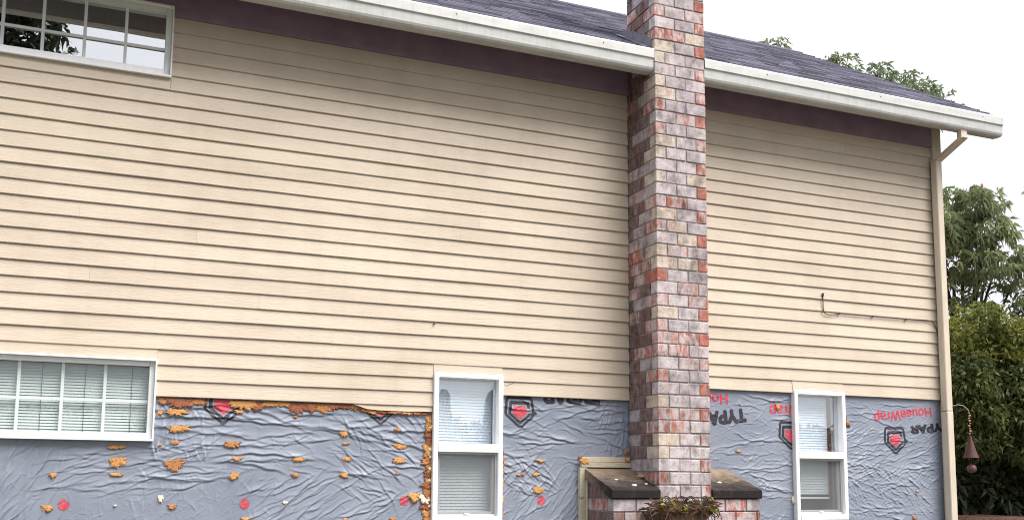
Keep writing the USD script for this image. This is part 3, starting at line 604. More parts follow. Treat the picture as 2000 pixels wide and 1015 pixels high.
words("TYPAR", 7.29, 2.165, 0.47, 0.066, 6, INK_BLACK, "printed_text", True)
words("HouseWrap", 4.826, 2.345, 0.69, 0.088, 4, INK_RED, "printed_text", False)
words("TYPAR", 5.00, 2.215, 0.47, 0.100, 7, INK_BLACK, "printed_text", True)
words("HouseWrap", 5.945, 2.30, 0.69, 0.088, 4, INK_RED, "printed_text", False)
words("TYPAR", 6.115, 2.185, 0.47, 0.09, 4, INK_BLACK, "printed_text", True)
words("TYPAR", 3.60, 2.317, 0.50, 0.100, 2, INK_BLACK, "printed_text", True)
for x, z in ((0.863, 1.422), (2.0, 1.442), (-0.273, 1.417), (3.098, 1.445)):
    disc = Polygon([(0.034 * math.cos(a), 0.036 * math.sin(a)) for a in np.linspace(0, 2 * math.pi, 22)[:-1]])
    a = math.radians(32); bar = Polygon([(-0.05, -0.012), (0.05, 0.030), (0.05, 0.041), (-0.05, -0.003)])
    lay(flat(disc.difference(bar)), INK_LOGO, "printed_mark", x, z, rng.uniform(-8, 8))

# --- scraps of the torn-off fibreboard still held by their nails
def scrap(x, z, w, h, mat_, th=0.012, name="fibreboard_scrap", y0=None, seed=0):
    r = np.random.default_rng(seed + 11); n = 40
    an = np.linspace(0, 2 * math.pi, n, endpoint=False); lowf = sum(r.uniform(0.05, 0.16) * np.cos(k * an + r.uniform(0, 6.28)) / (k ** 0.5) for k in (2, 3, 4)); jag = 0.42 * (r.random(n) - 0.5); jag[r.integers(0, n, 3)] -= 0.30; jag[r.integers(0, n, 2)] += 0.32
    rad = 1 + lowf + jag; pts = np.stack([np.sign(np.cos(an)) * np.abs(np.cos(an)) ** 0.85 * rad * w / 2, np.sin(an) * rad * h / 2], 1)
    pts[:, 1] = np.minimum(pts[:, 1], h * (0.30 + 0.05 * (r.random(n) - 0.5)))
    p = Polygon(pts).buffer(0)
    if p.geom_type != "Polygon": p = max(p.geoms, key=lambda q: q.area)
    v, f = trimesh.creation.triangulate_polygon(p, engine="earcut")
    v, f = trimesh.remesh.subdivide_to_size(np.c_[v, np.zeros(len(v))], f, max(0.012, max(w, h) / 8), max_iter=10)
    edge = np.array([p.exterior.distance(__import__("shapely").Point(q[:2])) for q in v])
    base = max(float(wrinkle(np.array([x]), np.array([z]))[0]), 0.002) if y0 is None else 0
    yb = (0.016 - base) if y0 is None else y0
    tip = np.clip((0.35 * h - v[:, 1]) / h, 0, 1); out = np.minimum(edge / (0.10 * min(w, h)), 1)
    yy = yb - 0.003 - th * (0.55 + 0.45 * out) * (0.35 + 0.9 * tip) * (0.75 + 0.5 * fb(np.c_[v[:, 0] * 45 + x * 9, v[:, 1] * 45, v[:, 0] * 0 + seed], 3))
    top = np.stack([x + v[:, 0], yy, z + v[:, 1]], 1); bot = np.stack([x + v[:, 0], np.full(len(v), yb + 0.004), z + v[:, 1]], 1)
    t = trimesh.Trimesh(top, f, process=False); ed = t.edges_unique[trimesh.grouping.group_rows(t.edges_sorted, require_count=1)] if False else t.edges[trimesh.grouping.group_rows(t.edges_sorted, require_count=1)]
    N = len(v); F = np.vstack([f, f[:, ::-1] + N, np.stack([ed[:, 0], ed[:, 1] * 0 + ed[:, 0] + N, ed[:, 1] + N], 1), np.stack([ed[:, 0], ed[:, 1] + N, ed[:, 1]], 1)])
    m = trimesh.Trimesh(np.vstack([top, bot]), F, process=False); m.fix_normals()
    obj(name, m, mat_, house, smooth=35)
SCRAPS = [(0.39, 2.041, 0.131, 0.049), (0.405, 1.931, 0.125, 0.055), (0.39, 1.833, 0.046, 0.035), (0.282, 2.038, 0.045, 0.041), (0.037, 1.701, 0.094, 0.074), (0.39, 1.696, 0.118, 0.086), (0.032, 1.617, 0.068, 0.027), (0.026, 1.799, 0.11, 0.03), (0.762, 1.831, 0.089, 0.05), (0.8, 1.733, 0.068, 0.028), (0.787, 1.617, 0.061, 0.056), (1.202, 1.624, 0.043, 0.035), (1.227, 1.736, 0.079, 0.036), (1.202, 2.068, 0.036, 0.022), (1.189, 2.031, 0.029, 0.019), (0.801, 2.055, 0.055, 0.028), (1.539, 1.932, 0.055, 0.066), (1.557, 1.851, 0.045, 0.018), (1.567, 1.741, 0.06, 0.033), (1.552, 1.628, 0.059, 0.04), (1.938, 1.961, 0.046, 0.023), (1.96, 1.845, 0.101, 0.045), (1.955, 1.74, 0.085, 0.045), (1.945, 1.639, 0.031, 0.015), (-0.345, 1.61, 0.041, 0.033), (-0.368, 1.401, 0.065, 0.045), (0.393, 1.406, 0.052, 0.034), (3.088, 1.752, 0.07, 0.023), (2.908, 1.644, 0.043, 0.02), (2.95, 1.644, 0.026, 0.019), (3.054, 1.645, 0.061, 0.023), (3.071, 1.527, 0.087, 0.055), (3.841, 1.829, 0.037, 0.049), (4.93, 1.857, 0.052, 0.017), (5.347, 2.255, 0.049, 0.045), (6.102, 2.139, 0.035, 0.065), (0.293, 1.818, 0.026, 0.017), (0.874, 1.321, 0.062, 0.021), (1.918, 1.313, 0.046, 0.022), (1.568, 1.312, 0.03, 0.022), (6.878, 1.527, 0.037, 0.018), (6.835, 1.29, 0.049, 0.032)]
for i, (x, z, w, h) in enumerate(SCRAPS): scrap(x, z, w * 1.05, h * 1.1, FIBRE[(0, 0, 1)[i % 3]], 0.009, seed=i)
for i, (x, z, w, h) in enumerate([(0.316, 1.463, 0.035, 0.05), (1.138, 1.432, 0.035, 0.022), (5.484, 1.457, 0.035, 0.07), (0.036, 1.413, 0.02, 0.012)]): scrap(x, z, w, h, CREAM, 0.010, "paint_flake", seed=200 + i)
# ragged fibre along the torn top edge and the window's sides
x, i = 0.27, 300
while x < 1.62:
    w = rng.uniform(0.05, 0.16); drop = 0.022 + 0.035 * (rng.random() < 0.28) + rng.uniform(0, 0.012)
    if not (0.60 < x + w / 2 < 0.80 and rng.random() < 0.7): scrap(x + w / 2, 2.128 - drop * 0.35, w * 1.1, drop + 0.02, FIBRE[rng.choice((0, 1, 1, 2))], 0.010, seed=i)
    x += w * 0.85; i += 1
x = 1.60
while x < 2.14:
    w = rng.uniform(0.05, 0.12); scrap(x + w / 2, float(rag(x + w / 2)) - 0.008, w * 1.15, rng.uniform(0.025, 0.045), FIBRE[rng.choice((0, 1))], 0.012, seed=i); x += w * 0.85; i += 1
z = 2.07
while z > 1.29:
    h = rng.uniform(0.04, 0.085); w = rng.uniform(0.045, 0.085)
    scrap(2.203 - w * 0.45, z - h / 2, w, h * 1.3, FIBRE[rng.choice((0, 1, 2, 2))], 0.014, seed=i)
    if rng.random() < 0.55: scrap(2.188, z - h / 2, 0.026, h * 0.6, CREAM, 0.018, "paint_flake", seed=i + 500)
    z -= h * 0.8; i += 1
scrap(2.075, 1.475, 0.085, 0.075, FIBRE[0], 0.016, seed=i); scrap(2.155, 1.462, 0.085, 0.085, CREAM, 0.020, "paint_flake", seed=i + 1); i += 2
z = 1.83
while z > 1.28:
    h = rng.uniform(0.03, 0.07); scrap(2.768, z - h / 2, rng.uniform(0.022, 0.045), h * 1.15, FIBRE[rng.choice((0, 1, 2))], 0.012, seed=i); z -= h * rng.uniform(0.8, 1.5); i += 1
scrap(3.452, 1.755, 0.075, 0.055, FIBRE[0], 0.012, y0=-0.024, seed=901); scrap(3.838, 1.765, 0.04, 0.04, FIBRE[0], 0.010, y0=-0.024, seed=902)
scrap(3.43, 1.83 - 0.05, 0.03, 0.03, FIBRE[2], 0.008, seed=903)
scrap(3.430, 1.47, 0.04, 0.04, FIBRE[2], 0.010, y0=-0.02, seed=904)
# debris on the left shoulder
for i, (x, y, w) in enumerate([(3.60, -0.28, 0.014), (3.69, -0.40, 0.021), (3.81, -0.37, 0.013), (4.50, -0.33, 0.02), (4.40, -0.26, 0.012)]):
    s = trimesh.creation.icosphere(1, w); s.apply_scale((1.1, 0.7, 0.5)); s.apply_translation((x, y, 1.700 + y / 0.47 * 0.163 + 0.004)); obj("paint_flake", s, CREAM, house)
s = trimesh.creation.icosphere(2, 0.03); s.apply_scale((0.7, 1.9, 0.5)); s.vertices += 0.008 * (fb(s.vertices * 60, 3)[:, None] - 0.5); s.apply_translation((3.845, -0.22, 1.634)); obj("fibreboard_scrap", s, FIBRE[0], house)

# --- windows
def sheet_pane(x0, x1, y, z0, z1):
    return trimesh.Trimesh(np.array([(x0, y, z0), (x1, y, z0), (x1, y, z1), (x0, y, z1)]), np.array([(0, 1, 2), (0, 2, 3)]), process=False)
def window(spec, kind, label):
    x0, x1, z0, z1 = spec; w = holder("window", house, label)
    B = lambda n, a, b, c, d, e, f, m, ch=0.002, **k: obj(n, cbx(a, b, c, d, e, f, ch), m, w, **k)
    if kind == "wide":
        fl = 0.010; jw = 0.050 if z0 > 3 else 0.045; fb_ = 0.052; yo, yi = -0.034, 0.052
        # flange: thin proud edge; then the jambs stepping back to the glass
        B("frame", x0, x1, yo, yi, z0, z0 + 0.016, WHITE); B("frame", x0, x1, yo, yi, z1 - 0.014, z1, WHITE)
        B("frame", x1 - fl, x1, yo - 0.001, yi, z0 + 0.0165, z1 - 0.0145, WHITE); B("frame", x0, x0 + fl, yo - 0.001, yi, z0 + 0.0165, z1 - 0.0145, WHITE)
        B("jamb", x1 - jw, x1 - fl - 0.001, yo + 0.035, yi, z0 + 0.017, z1 - 0.015, JAMB); B("jamb", x0 + fl + 0.001, x0 + jw, yo + 0.035, yi, z0 + 0.017, z1 - 0.015, JAMB)
        B("jamb", x0 + jw + 0.001, x1 - jw - 0.001, yo + 0.03, yi, z1 - 0.045, z1 - 0.015, JAMB)
        B("sill", x0 + jw + 0.001, x1 - jw - 0.001, yo + 0.006, yi, z0 + 0.0165, z0 + fb_, WHITE)
        gx0, gx1, gz0, gz1, gy = x0 + jw, x1 - jw, z0 + fb_, z1 - 0.045, 0.046
        obj("pane", sheet_pane(gx0, gx1, gy, gz0, gz1), GLASS_UP if z0 > 3 else GLASS_LOW, w)
        xs = (-1.34, -1.083, -0.823, -0.580, -0.322, -0.061) if z0 > 3 else (-1.36, -1.103, -0.845, -0.586, -0.327, -0.069)
        zm = 4.583 if z0 > 3 else 2.103; my = gy - 0.010 if z0 > 3 else gy + 0.010
        for xm in xs: B("muntin", xm - 0.010, xm + 0.010, my - 0.006, my + 0.006, gz0, gz1, MUNTIN)
        ed = [gx0] + list(xs) + [gx1]
        for a, b in zip(ed[:-1], ed[1:]): B("muntin", a + 0.010 * (a != gx0), b - 0.010 * (b != gx1), my - 0.0055, my + 0.0055, zm - 0.010, zm + 0.010, MUNTIN)
        if z0 < 3:
            n = 23; pitch = (gz1 - gz0) / n
            for i in range(n):
                zz = gz0 + (i + 0.5) * pitch; m = trimesh.creation.box((x1 - 0.018 - gx0 - 0.006, 0.0215, 0.0016)); m.apply_transform(trimesh.transformations.rotation_matrix(math.radians(68), (1, 0, 0))); m.apply_translation(((gx0 + 0.006 + x1 - 0.018) / 2, gy + 0.045, zz)); obj("blind_slat", m, SLAT, w)
            for xm in (-1.2, -0.72, -0.45, -0.19, 0.10): obj("blind_cord", tube([(xm, gy + 0.034, gz0), (xm, gy + 0.034, gz1)], 0.0016, 5), CABLE, w)
    else:
        yo, yi = -0.036, 0.07; f = 0.037
        B("frame", x0, x0 + f, yo, yi, z0, z1, WHITE, 0.004); B("frame", x1 - f, x1, yo, yi, z0, z1, WHITE, 0.004)
        B("frame", x0 + f + 0.0005, x1 - f - 0.0005, yo, yi, z1 - f, z1, WHITE, 0.004); B("sill", x0 + f + 0.0005, x1 - f - 0.0005, yo - 0.004, yi, z0, z0 + 0.05, WHITE, 0.004)
        zr = 1.832 if kind == "first" else 1.833
        B("meeting_rail", x0 + f + 0.0005, x1 - f - 0.0005, yo - 0.003, yi, zr - 0.030, zr + 0.034, WHITE, 0.004)
        gz0, gz1 = zr + 0.034, z1 - f
        obj("pane", sheet_pane(x0 + f, x1 - f, 0.030, gz0, gz1), GLASS_SMALL, w)
        B("jamb", x1 - f - 0.016, x1 - f - 0.0005, 0.036, 0.062, gz0, gz1, JAMB)
        # lower sash: grey frame, pane, insect screen in front
        lx0, lx1, lz0, lz1 = x0 + f + 0.001, x1 - f - 0.001, z0 + 0.051, zr - 0.031
        B("sash", lx0, lx0 + 0.030, 0.012, 0.040, lz0, lz1, SASH); B("sash", lx1 - 0.034, lx1, 0.012, 0.040, lz0, lz1, SASH)
        B("sash", lx0 + 0.0305, lx1 - 0.0345, 0.012, 0.040, lz1 - 0.022, lz1, SASH); B("sash", lx0 + 0.0305, lx1 - 0.0345, 0.012, 0.040, lz0, lz0 + 0.034, SASH)
        obj("pane", sheet_pane(lx0 + 0.03, lx1 - 0.034, 0.030, lz0 + 0.034, lz1 - 0.022), GLASS_LOW, w)
        obj("insect_screen", sheet_pane(lx0 + 0.006, lx1 - 0.006, 0.004, lz0 + 0.006, lz1 - 0.006), SCREEN, w)
        B("screen_frame", lx0 + 0.0005, lx0 + 0.012, -0.002, 0.010, lz0, lz1, SASH); B("screen_frame", lx1 - 0.012, lx1 - 0.0005, -0.002, 0.010, lz0, lz1, SASH)
        B("screen_frame", lx0 + 0.0125, lx1 - 0.0125, -0.002, 0.010, lz0, lz0 + 0.014, SASH); B("screen_frame", lx0 + 0.0125, lx1 - 0.0125, -0.002, 0.010, lz1 - 0.012, lz1, SASH)
        B("latch", (x0 + x1) / 2 - 0.02, (x0 + x1) / 2 + 0.02, -0.012, -0.003, lz0 + 0.014, lz0 + 0.026, SASH)
        B("jamb", x1 - f + 0.001, x1 - 0.017, 0.0705, 0.165, z0 + 0.02, z1 - 0.02, JAMB_IN if kind != "first" else JAMB); B("jamb", x0 + 0.017, x0 + f - 0.001, 0.0705, 0.165, z0 + 0.02, z1 - 0.02, JAMB)
        # blinds inside
        bx1 = x1 - f - (0.006 if kind == "first" else 0.062); bot = z0 + 0.05 if kind == "first" else 1.475; n = int((z1 - 0.05 - bot) / 0.0225)
        for i in range(n):
            zz = z1 - 0.05 - (i + 0.5) * 0.0225; m = trimesh.creation.box((bx1 - x0 - 0.035, 0.0250, 0.0016)); m.apply_transform(trimesh.transformations.rotation_matrix(math.radians(74), (1, 0, 0))); m.apply_translation(((bx1 + x0 + 0.035) / 2, 0.105, zz)); obj("blind_slat", m, SLAT_BLUE, w)
        if kind != "first":
            B("bottom_rail", x0 + 0.036, bx1, 0.095, 0.115, bot - 0.022, bot - 0.004, SLAT_BLUE)
            B("casing", bx1 + 0.002, bx1 + 0.024, 0.085, 0.14, z0 + 0.055, z1 - 0.045, CURTAIN)
            B("inner_jamb", bx1 + 0.025, x1 - f + 0.01, 0.072, 0.13, z0 + 0.055, z1 - 0.045, JAMB_IN)
window(W1, "wide", "upper wide white window with a grid, reflecting a dark tree")
window(W2, "wide", "lower wide white window with horizontal blinds behind a grid")
window(S1, "first", "narrow white window between the torn wrap and the chimney")
window(S2, "second", "narrow white window right of the chimney with half lowered blind")

# a bent wire left by the narrow window and a rusty nail in the siding
obj("bent_wire", tube([(2.772, -0.02, 2.325), (2.786, -0.036, 2.312), (2.80, -0.04, 2.325), (2.83, -0.05, 2.335), (2.845, -0.045, 2.355)], 0.0022, 5), CABLE, house)
s = trimesh.creation.icosphere(1, 0.008); s.apply_translation((2.2, -0.016, 2.764)); obj("nail_head", s, CABLE, house)

# ------------------------------------------------------------------ cable on the wall
cb = [(5.842, 3.276), (5.842, 3.20), (5.843, 3.135), (5.855, 3.105), (5.90, 3.092), (5.96, 3.098), (6.02, 3.116), (6.25, 3.115), (6.55, 3.116), (6.85, 3.118), (7.06, 3.122), (7.11, 3.112), (7.15, 3.075), (7.178, 3.02), (7.19, 2.95), (7.193, 2.8), (7.196, 2.6), (7.197, 2.42)]
from scipy.interpolate import PchipInterpolator
t = np.r_[0, np.cumsum(np.hypot(*np.diff(np.array(cb), axis=0).T))]; tt = np.linspace(0, t[-1], 90); cx_, cz_ = PchipInterpolator(t, np.array(cb)[:, 0])(tt), PchipInterpolator(t, np.array(cb)[:, 1])(tt)
cable = thing("wall_cable", "thin dark cable stapled along the beige siding right of the chimney", "cable")
obj("cable_run", tube(np.stack([cx_, np.full(90, -0.021), cz_], 1), 0.0048, 6), CABLE, cable, smooth=True)
obj("cable_end", tube([(5.842, -0.021, 3.255), (5.842, -0.024, 3.285)], 0.009, 8), CABLE, cable)
for x in (6.02, 6.405, 6.80): obj("staple", cbx(x - 0.008, x + 0.008, -0.029, -0.012, 3.105, 3.122, 0.002), CABLE, cable)

# ------------------------------------------------------------------ hanging wind bell on the corner
fd = thing("hanging_bell", "rust red cone bell with a ball hanging from a curved bracket at the house corner", "wind bell")
BXp, BYp = 7.238, -0.075
br = [(BXp, BYp, 2.285), (BXp + 0.02, BYp - 0.01, 2.315), (BXp + 0.06, BYp - 0.03, 2.328), (BXp + 0.11, BYp - 0.05, 2.318), (BXp + 0.145, BYp - 0.065, 2.285), (BXp + 0.152, BYp - 0.07, 2.265)]
obj("bracket", tube(br, 0.0045, 8), BRACKET, fd, smooth=True)
hx, hy = BXp + 0.154, BYp - 0.071
for i in range(9):
    s = trimesh.creation.icosphere(1, 0.011 if i % 2 else 0.008); s.apply_translation((hx + 0.006 * math.sin(i * 2.1), hy, 2.25 - i * 0.024)); obj("bead", s, BEAD, fd)
cone = trimesh.creation.revolve(np.array([(0.006, 0.225), (0.012, 0.22), (0.030, 0.15), (0.055, 0.07), (0.082, 0.0), (0.078, 0.0), (0.050, 0.07), (0.006, 0.20)]), sections=20); cone.apply_scale((0.84, 0.84, 0.92)); cone.apply_translation((hx, hy, 1.835)); obj("cone", cone, COPPER, fd, smooth=40)
obj("clapper_cord", tube([(hx, hy, 1.88), (hx, hy, 1.76)], 0.003, 5), CABLE, fd)
s = trimesh.creation.icosphere(2, 0.042); s.apply_translation((hx, hy, 1.735)); obj("ball", s, BALL, fd, smooth=True)

# ------------------------------------------------------------------ wrought iron basket with a plant on the chimney base
ib = thing("iron_basket", "black wrought iron scroll basket hung on the wide brick chimney base", "basket")
def ring(c, r, a0=0, a1=2 * math.pi, turns=0.0, n=22):
    out = []
    for i in range(n):
        f = i / (n - 1); a = a0 + (a1 - a0) * f; q = r * (1 - turns * f); out.append((c[0] + q * math.cos(a), c[1], c[2] + q * math.sin(a)))
    return out
for i, x in enumerate((3.835, 3.965, 4.045, 4.175, 3.72, 4.29)):
    obj("scroll", tube(ring((x, -0.62 if i < 4 else -0.58, 1.452 if i < 4 else 1.36), 0.042, -1.2, 4.4 + math.pi, 0.45, 30), 0.0042, 5), IRON, ib)
for i in range(8):
    x = 3.70 + i * 0.086; obj("bar", tube([(x, -0.60, 1.40), (x, -0.66, 1.30), (x * 0.7 + 4.0 * 0.3, -0.62, 1.18), (4.0, -0.48, 1.10)], 0.004, 5), IRON, ib)
obj("rim", tube([(3.69, -0.47, 1.385), (3.70, -0.58, 1.395), (3.80, -0.63, 1.40), (4.0, -0.645, 1.40), (4.2, -0.63, 1.40), (4.30, -0.58, 1.395), (4.31, -0.47, 1.385)], 0.006, 6), IRON, ib)
obj("coir_liner", trimesh.Trimesh(np.array([(3.71, -0.47, 1.37), (3.72, -0.57, 1.37), (3.85, -0.62, 1.38), (4.15, -0.62, 1.38), (4.28, -0.57, 1.37), (4.29, -0.47, 1.37), (3.88, -0.47, 1.13), (4.12, -0.47, 1.13), (4.0, -0.58, 1.15)])).convex_hull, L_DRY, ib)
def leafy(P, D, L, Wd, droop=0.25, nrm=None, seed=1):
    """folded lens-shaped leaves: base points P, directions D, lengths L, widths Wd"""
    r = np.random.default_rng(seed); n = len(P); D = D / np.maximum(np.linalg.norm(D, axis=1, keepdims=True), 1e-9)
    a = r.normal(size=(n, 3)) if nrm is None else nrm; S = np.cross(D, a); S /= np.maximum(np.linalg.norm(S, axis=1, keepdims=True), 1e-9); N = np.cross(S, D)
    L, Wd = np.broadcast_to(L, n)[:, None], np.broadcast_to(Wd, n)[:, None]
    mid, tip = P + D * L * 0.45, P + D * L - np.array([0, 0, 1]) * L * droop
    V = np.stack([P, mid + S * Wd / 2 + N * Wd * 0.18, tip, mid - S * Wd / 2 + N * Wd * 0.18], 1).reshape(-1, 3); b = np.arange(n)[:, None] * 4
    return trimesh.Trimesh(V, np.vstack([b + [0, 1, 2], b + [0, 2, 3]]), process=False)
pl = thing("basket_plant", "half dry plant with a few yellow green leaves in the iron basket", "plant")
n = 420; r = np.random.default_rng(3); P = np.stack([r.uniform(3.74, 4.27, n), r.uniform(-0.66, -0.49, n), r.uniform(1.36, 1.44, n)], 1); D = r.normal(size=(n, 3)) * (1, 0.6, 0.5) + (0, -0.2, 0.25)
obj("dry_stems", leafy(P, D, r.uniform(0.05, 0.13, n), 0.008, 0.3, seed=4), L_DRY, pl)
n = 46; P = np.stack([r.uniform(3.74, 4.27, n), r.uniform(-0.69, -0.60, n), r.uniform(1.37, 1.47, n)], 1); D = r.normal(size=(n, 3)) * (1, 0.5, 0.4)
for q in range(n): obj("leaf", leafy(P[q:q + 1], D[q:q + 1], r.uniform(0.03, 0.075), 0.024, 0.2, seed=50 + q), L_BASK if q % 3 else L_YEL, pl)

# ------------------------------------------------------------------ trees
def blob_points(blobs, n, seed, thr=0.42, sc=1.6, shell=0.35):
    r = np.random.default_rng(seed); vol = np.array([b[3] * b[4] * b[5] for b in blobs]); out = []
    which = r.choice(len(blobs), n, p=vol / vol.sum()); u = r.normal(size=(n, 3)); u /= np.linalg.norm(u, axis=1, keepdims=True)
    rad = 1 - shell * r.random(n) ** 0.8; B = np.array(blobs)
    P = B[which, :3] + u * rad[:, None] * B[which, 3:6]; k = fb(P * sc, 3, seed) > thr
    return P[k], u[k]
def trunk(base, top, r0, r1, seed, n=10):
    r = np.random.default_rng(seed); f = np.linspace(0, 1, n)[:, None]; p = np.array(base) * (1 - f) + np.array(top) * f
    p[1:-1] += r.normal(size=(n - 2, 3)) * 0.03 * np.linalg.norm(np.array(top) - base) * 0.5; return tube(p, np.linspace(r0, r1, n), 8)
def limbs(centre_line_top, blobs, fork, r0, seed):
    ms = []
    for i, b in enumerate(blobs): ms.append(trunk(fork, (b[0], b[1], b[2]), r0, r0 * 0.25, seed + i, 7))
    return cat(ms)
def tree(name, label, category, base, blobs, lm, n, seed, L=0.13, W=0.05, droop=0.35, sprays=1, thr=0.42, sc=1.6, fork=0.55, r0=0.14, bloom=None, down=0.0, group=None, shell=0.35, sparse=None):
    t = thing(name, label, category, group); top = np.array([np.mean([b[0] for b in blobs]), np.mean([b[1] for b in blobs]), max(b[2] for b in blobs)])
    fk = np.array(base) * (1 - fork) + np.array([top[0], top[1], np.mean([b[2] for b in blobs])]) * fork
    obj("trunk", trunk(base, fk, r0, r0 * 0.7, seed), BARK, t, smooth=True); obj("limbs", limbs(top, blobs, fk, r0 * 0.55, seed + 50), BARK, t, smooth=True)
    P, u = blob_points(blobs, n, seed, thr, sc, shell); r = np.random.default_rng(seed + 9)
    if sparse:
        P2, u2 = blob_points(sparse[0], sparse[1], seed + 3, sparse[2], 5.0, 0.9); P, u = np.vstack([P, P2]), np.vstack([u, u2])
    if sprays > 1:
        P = np.repeat(P, sprays, 0); u = np.repeat(u, sprays, 0)
    D = u * 0.7 + r.normal(size=u.shape) * 0.75 - np.array([0, 0, 1]) * down
    obj("crown", leafy(P, D, r.uniform(0.6, 1.25, len(P)) * L, r.uniform(0.7, 1.2, len(P)) * W, droop, seed=seed), lm, t)
    if bloom:
        q = P[r.choice(len(P), bloom)] + r.normal(size=(bloom, 3)) * 0.05; ms = []
        for c in q:
            k = 9; ms.append(leafy(np.repeat(c[None], k, 0), r.normal(size=(k, 3)) + (0, 0, 0.4), 0.07, 0.02, 0.0, seed=int(abs(c[0]) * 1000)))
        obj("blooms", cat(ms), L_BLOOM, t, kind="stuff")
    return t
# tall drooping-leaved tree right of the corner
bl = [(9.20, 1.95, 5.12, .15, .3, .13), (9.45, 1.80, 4.98, .36, .5, .24), (9.75, 1.75, 5.02, .24, .4, .17), (9.25, 1.95, 4.62, .40, .5, .34), (9.65, 1.70, 4.62, .40, .5, .28), (9.93, 1.65, 4.42, .20, .4, .16), (9.30, 1.95, 4.25, .45, .5, .24), (9.72, 1.60, 4.22, .45, .5, .18), (10.1, 1.55, 4.12, .4, .4, .14), (10.5, 1.4, 4.22, .25, .3, .2)]
thin = [(10.45, 1.5, 3.95, .35, .3, .35), (10.3, 1.5, 3.45, .4, .3, .3), (9.3, 1.95, 3.85, .6, .4, .3), (9.8, 1.75, 3.8, .6, .4, .32), (9.2, 2.0, 3.5, .5, .3, .3), (9.7, 1.8, 3.45, .6, .3, .3), (10.1, 1.6, 3.6, .4, .3, .4)]
tree("drooping_tree", "tall loose tree with drooping leaves and pink blooms right of the house corner", "tree", (9.7, 2.2, 1.2), bl, L_MIM, 3000, 21, 0.105, 0.028, 0.5, 5, 0.50, 4.6, 0.5, 0.06, 30, 0.4, sparse=(thin, 1700, 0.56))
# a second crown reaching in at the right edge
tree("slender_tree", "dark narrow branch of a tree at the right edge above the hedge", "tree", (11.2, 1.3, 1.2), [(10.45, 1.3, 5.18, .22, .3, .12), (10.8, 1.3, 5.1, .4, .4, .2), (10.55, 1.25, 4.62, .25, .4, .2), (11.2, 1.2, 5.2, .6, .5, .5)], L_MIM, 700, 33, 0.19, 0.04, 0.5, 5, 0.45, 2.6, 0.6, 0.10, None, 0.5)
# yellow-green shrub and the dark hedge under it
tree("yellow_green_shrub", "bushy yellow green shrub rising above the dark hedge by the downspout", "shrub", (9.0, 1.2, 1.2), [(8.62, 1.2, 3.22, .3, .4, .22), (8.95, 1.1, 3.40, .32, .4, .22), (9.30, 1.0, 3.22, .3, .4, .24), (9.62, 0.95, 3.34, .28, .4, .2), (9.9, 1.0, 3.1, .4, .5, .3), (8.9, 1.1, 2.98, .5, .4, .3), (9.3, 0.95, 2.86, .5, .4, .28), (9.7, 0.85, 2.85, .5, .4, .3)], L_YEL, 9000, 41, 0.065, 0.034, 0.3, 2, 0.43, 4.5, 0.5, 0.05, None, 0.15, shell=0.6)
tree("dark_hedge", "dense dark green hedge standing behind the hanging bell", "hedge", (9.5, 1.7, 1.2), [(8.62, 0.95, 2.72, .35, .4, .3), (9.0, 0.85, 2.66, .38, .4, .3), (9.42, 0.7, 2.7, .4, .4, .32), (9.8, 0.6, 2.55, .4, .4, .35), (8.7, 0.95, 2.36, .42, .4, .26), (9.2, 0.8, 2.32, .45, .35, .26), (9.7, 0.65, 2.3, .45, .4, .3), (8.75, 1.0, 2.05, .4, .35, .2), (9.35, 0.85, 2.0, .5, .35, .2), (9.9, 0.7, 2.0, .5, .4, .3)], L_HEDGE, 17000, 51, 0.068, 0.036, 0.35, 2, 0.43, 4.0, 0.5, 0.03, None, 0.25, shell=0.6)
tree("hedge_shade_shrub", "added near black shrub standing in for the shade under the hedge", "shrub", (9.9, 2.3, 1.2), [(8.75, 1.35, 1.55, .45, .3, .4), (9.3, 1.2, 1.5, .5, .3, .4), (9.9, 1.0, 1.5, .5, .3, .4), (9.2, 2.1, 1.9, .7, .5, .7), (10.0, 1.8, 1.9, .8, .5, .7), (10.8, 1.4, 1.9, .7, .6, .7), (9.4, 2.1, 2.7, .8, .4, .6), (10.4, 1.7, 2.7, .8, .4, .6)], L_DARK, 12000, 61, 0.12, 0.07, 0.3, 2, 0.25, 2.0, 0.5, 0.06, None, 0.2, shell=0.8)  # added foliage, coloured near black for the shade below the hedge
tree("russet_shrub", "small russet leaved shrub at the right edge beside the hedge", "shrub", (9.75, 0.05, 1.2), [(9.62, 0.1, 3.12, .28, .25, .22), (9.8, 0.0, 2.9, .25, .25, .25)], L_RED, 900, 71, 0.09, 0.035, 0.4, 3, 0.36, 3.0, 0.7, 0.03, None, 0.3)
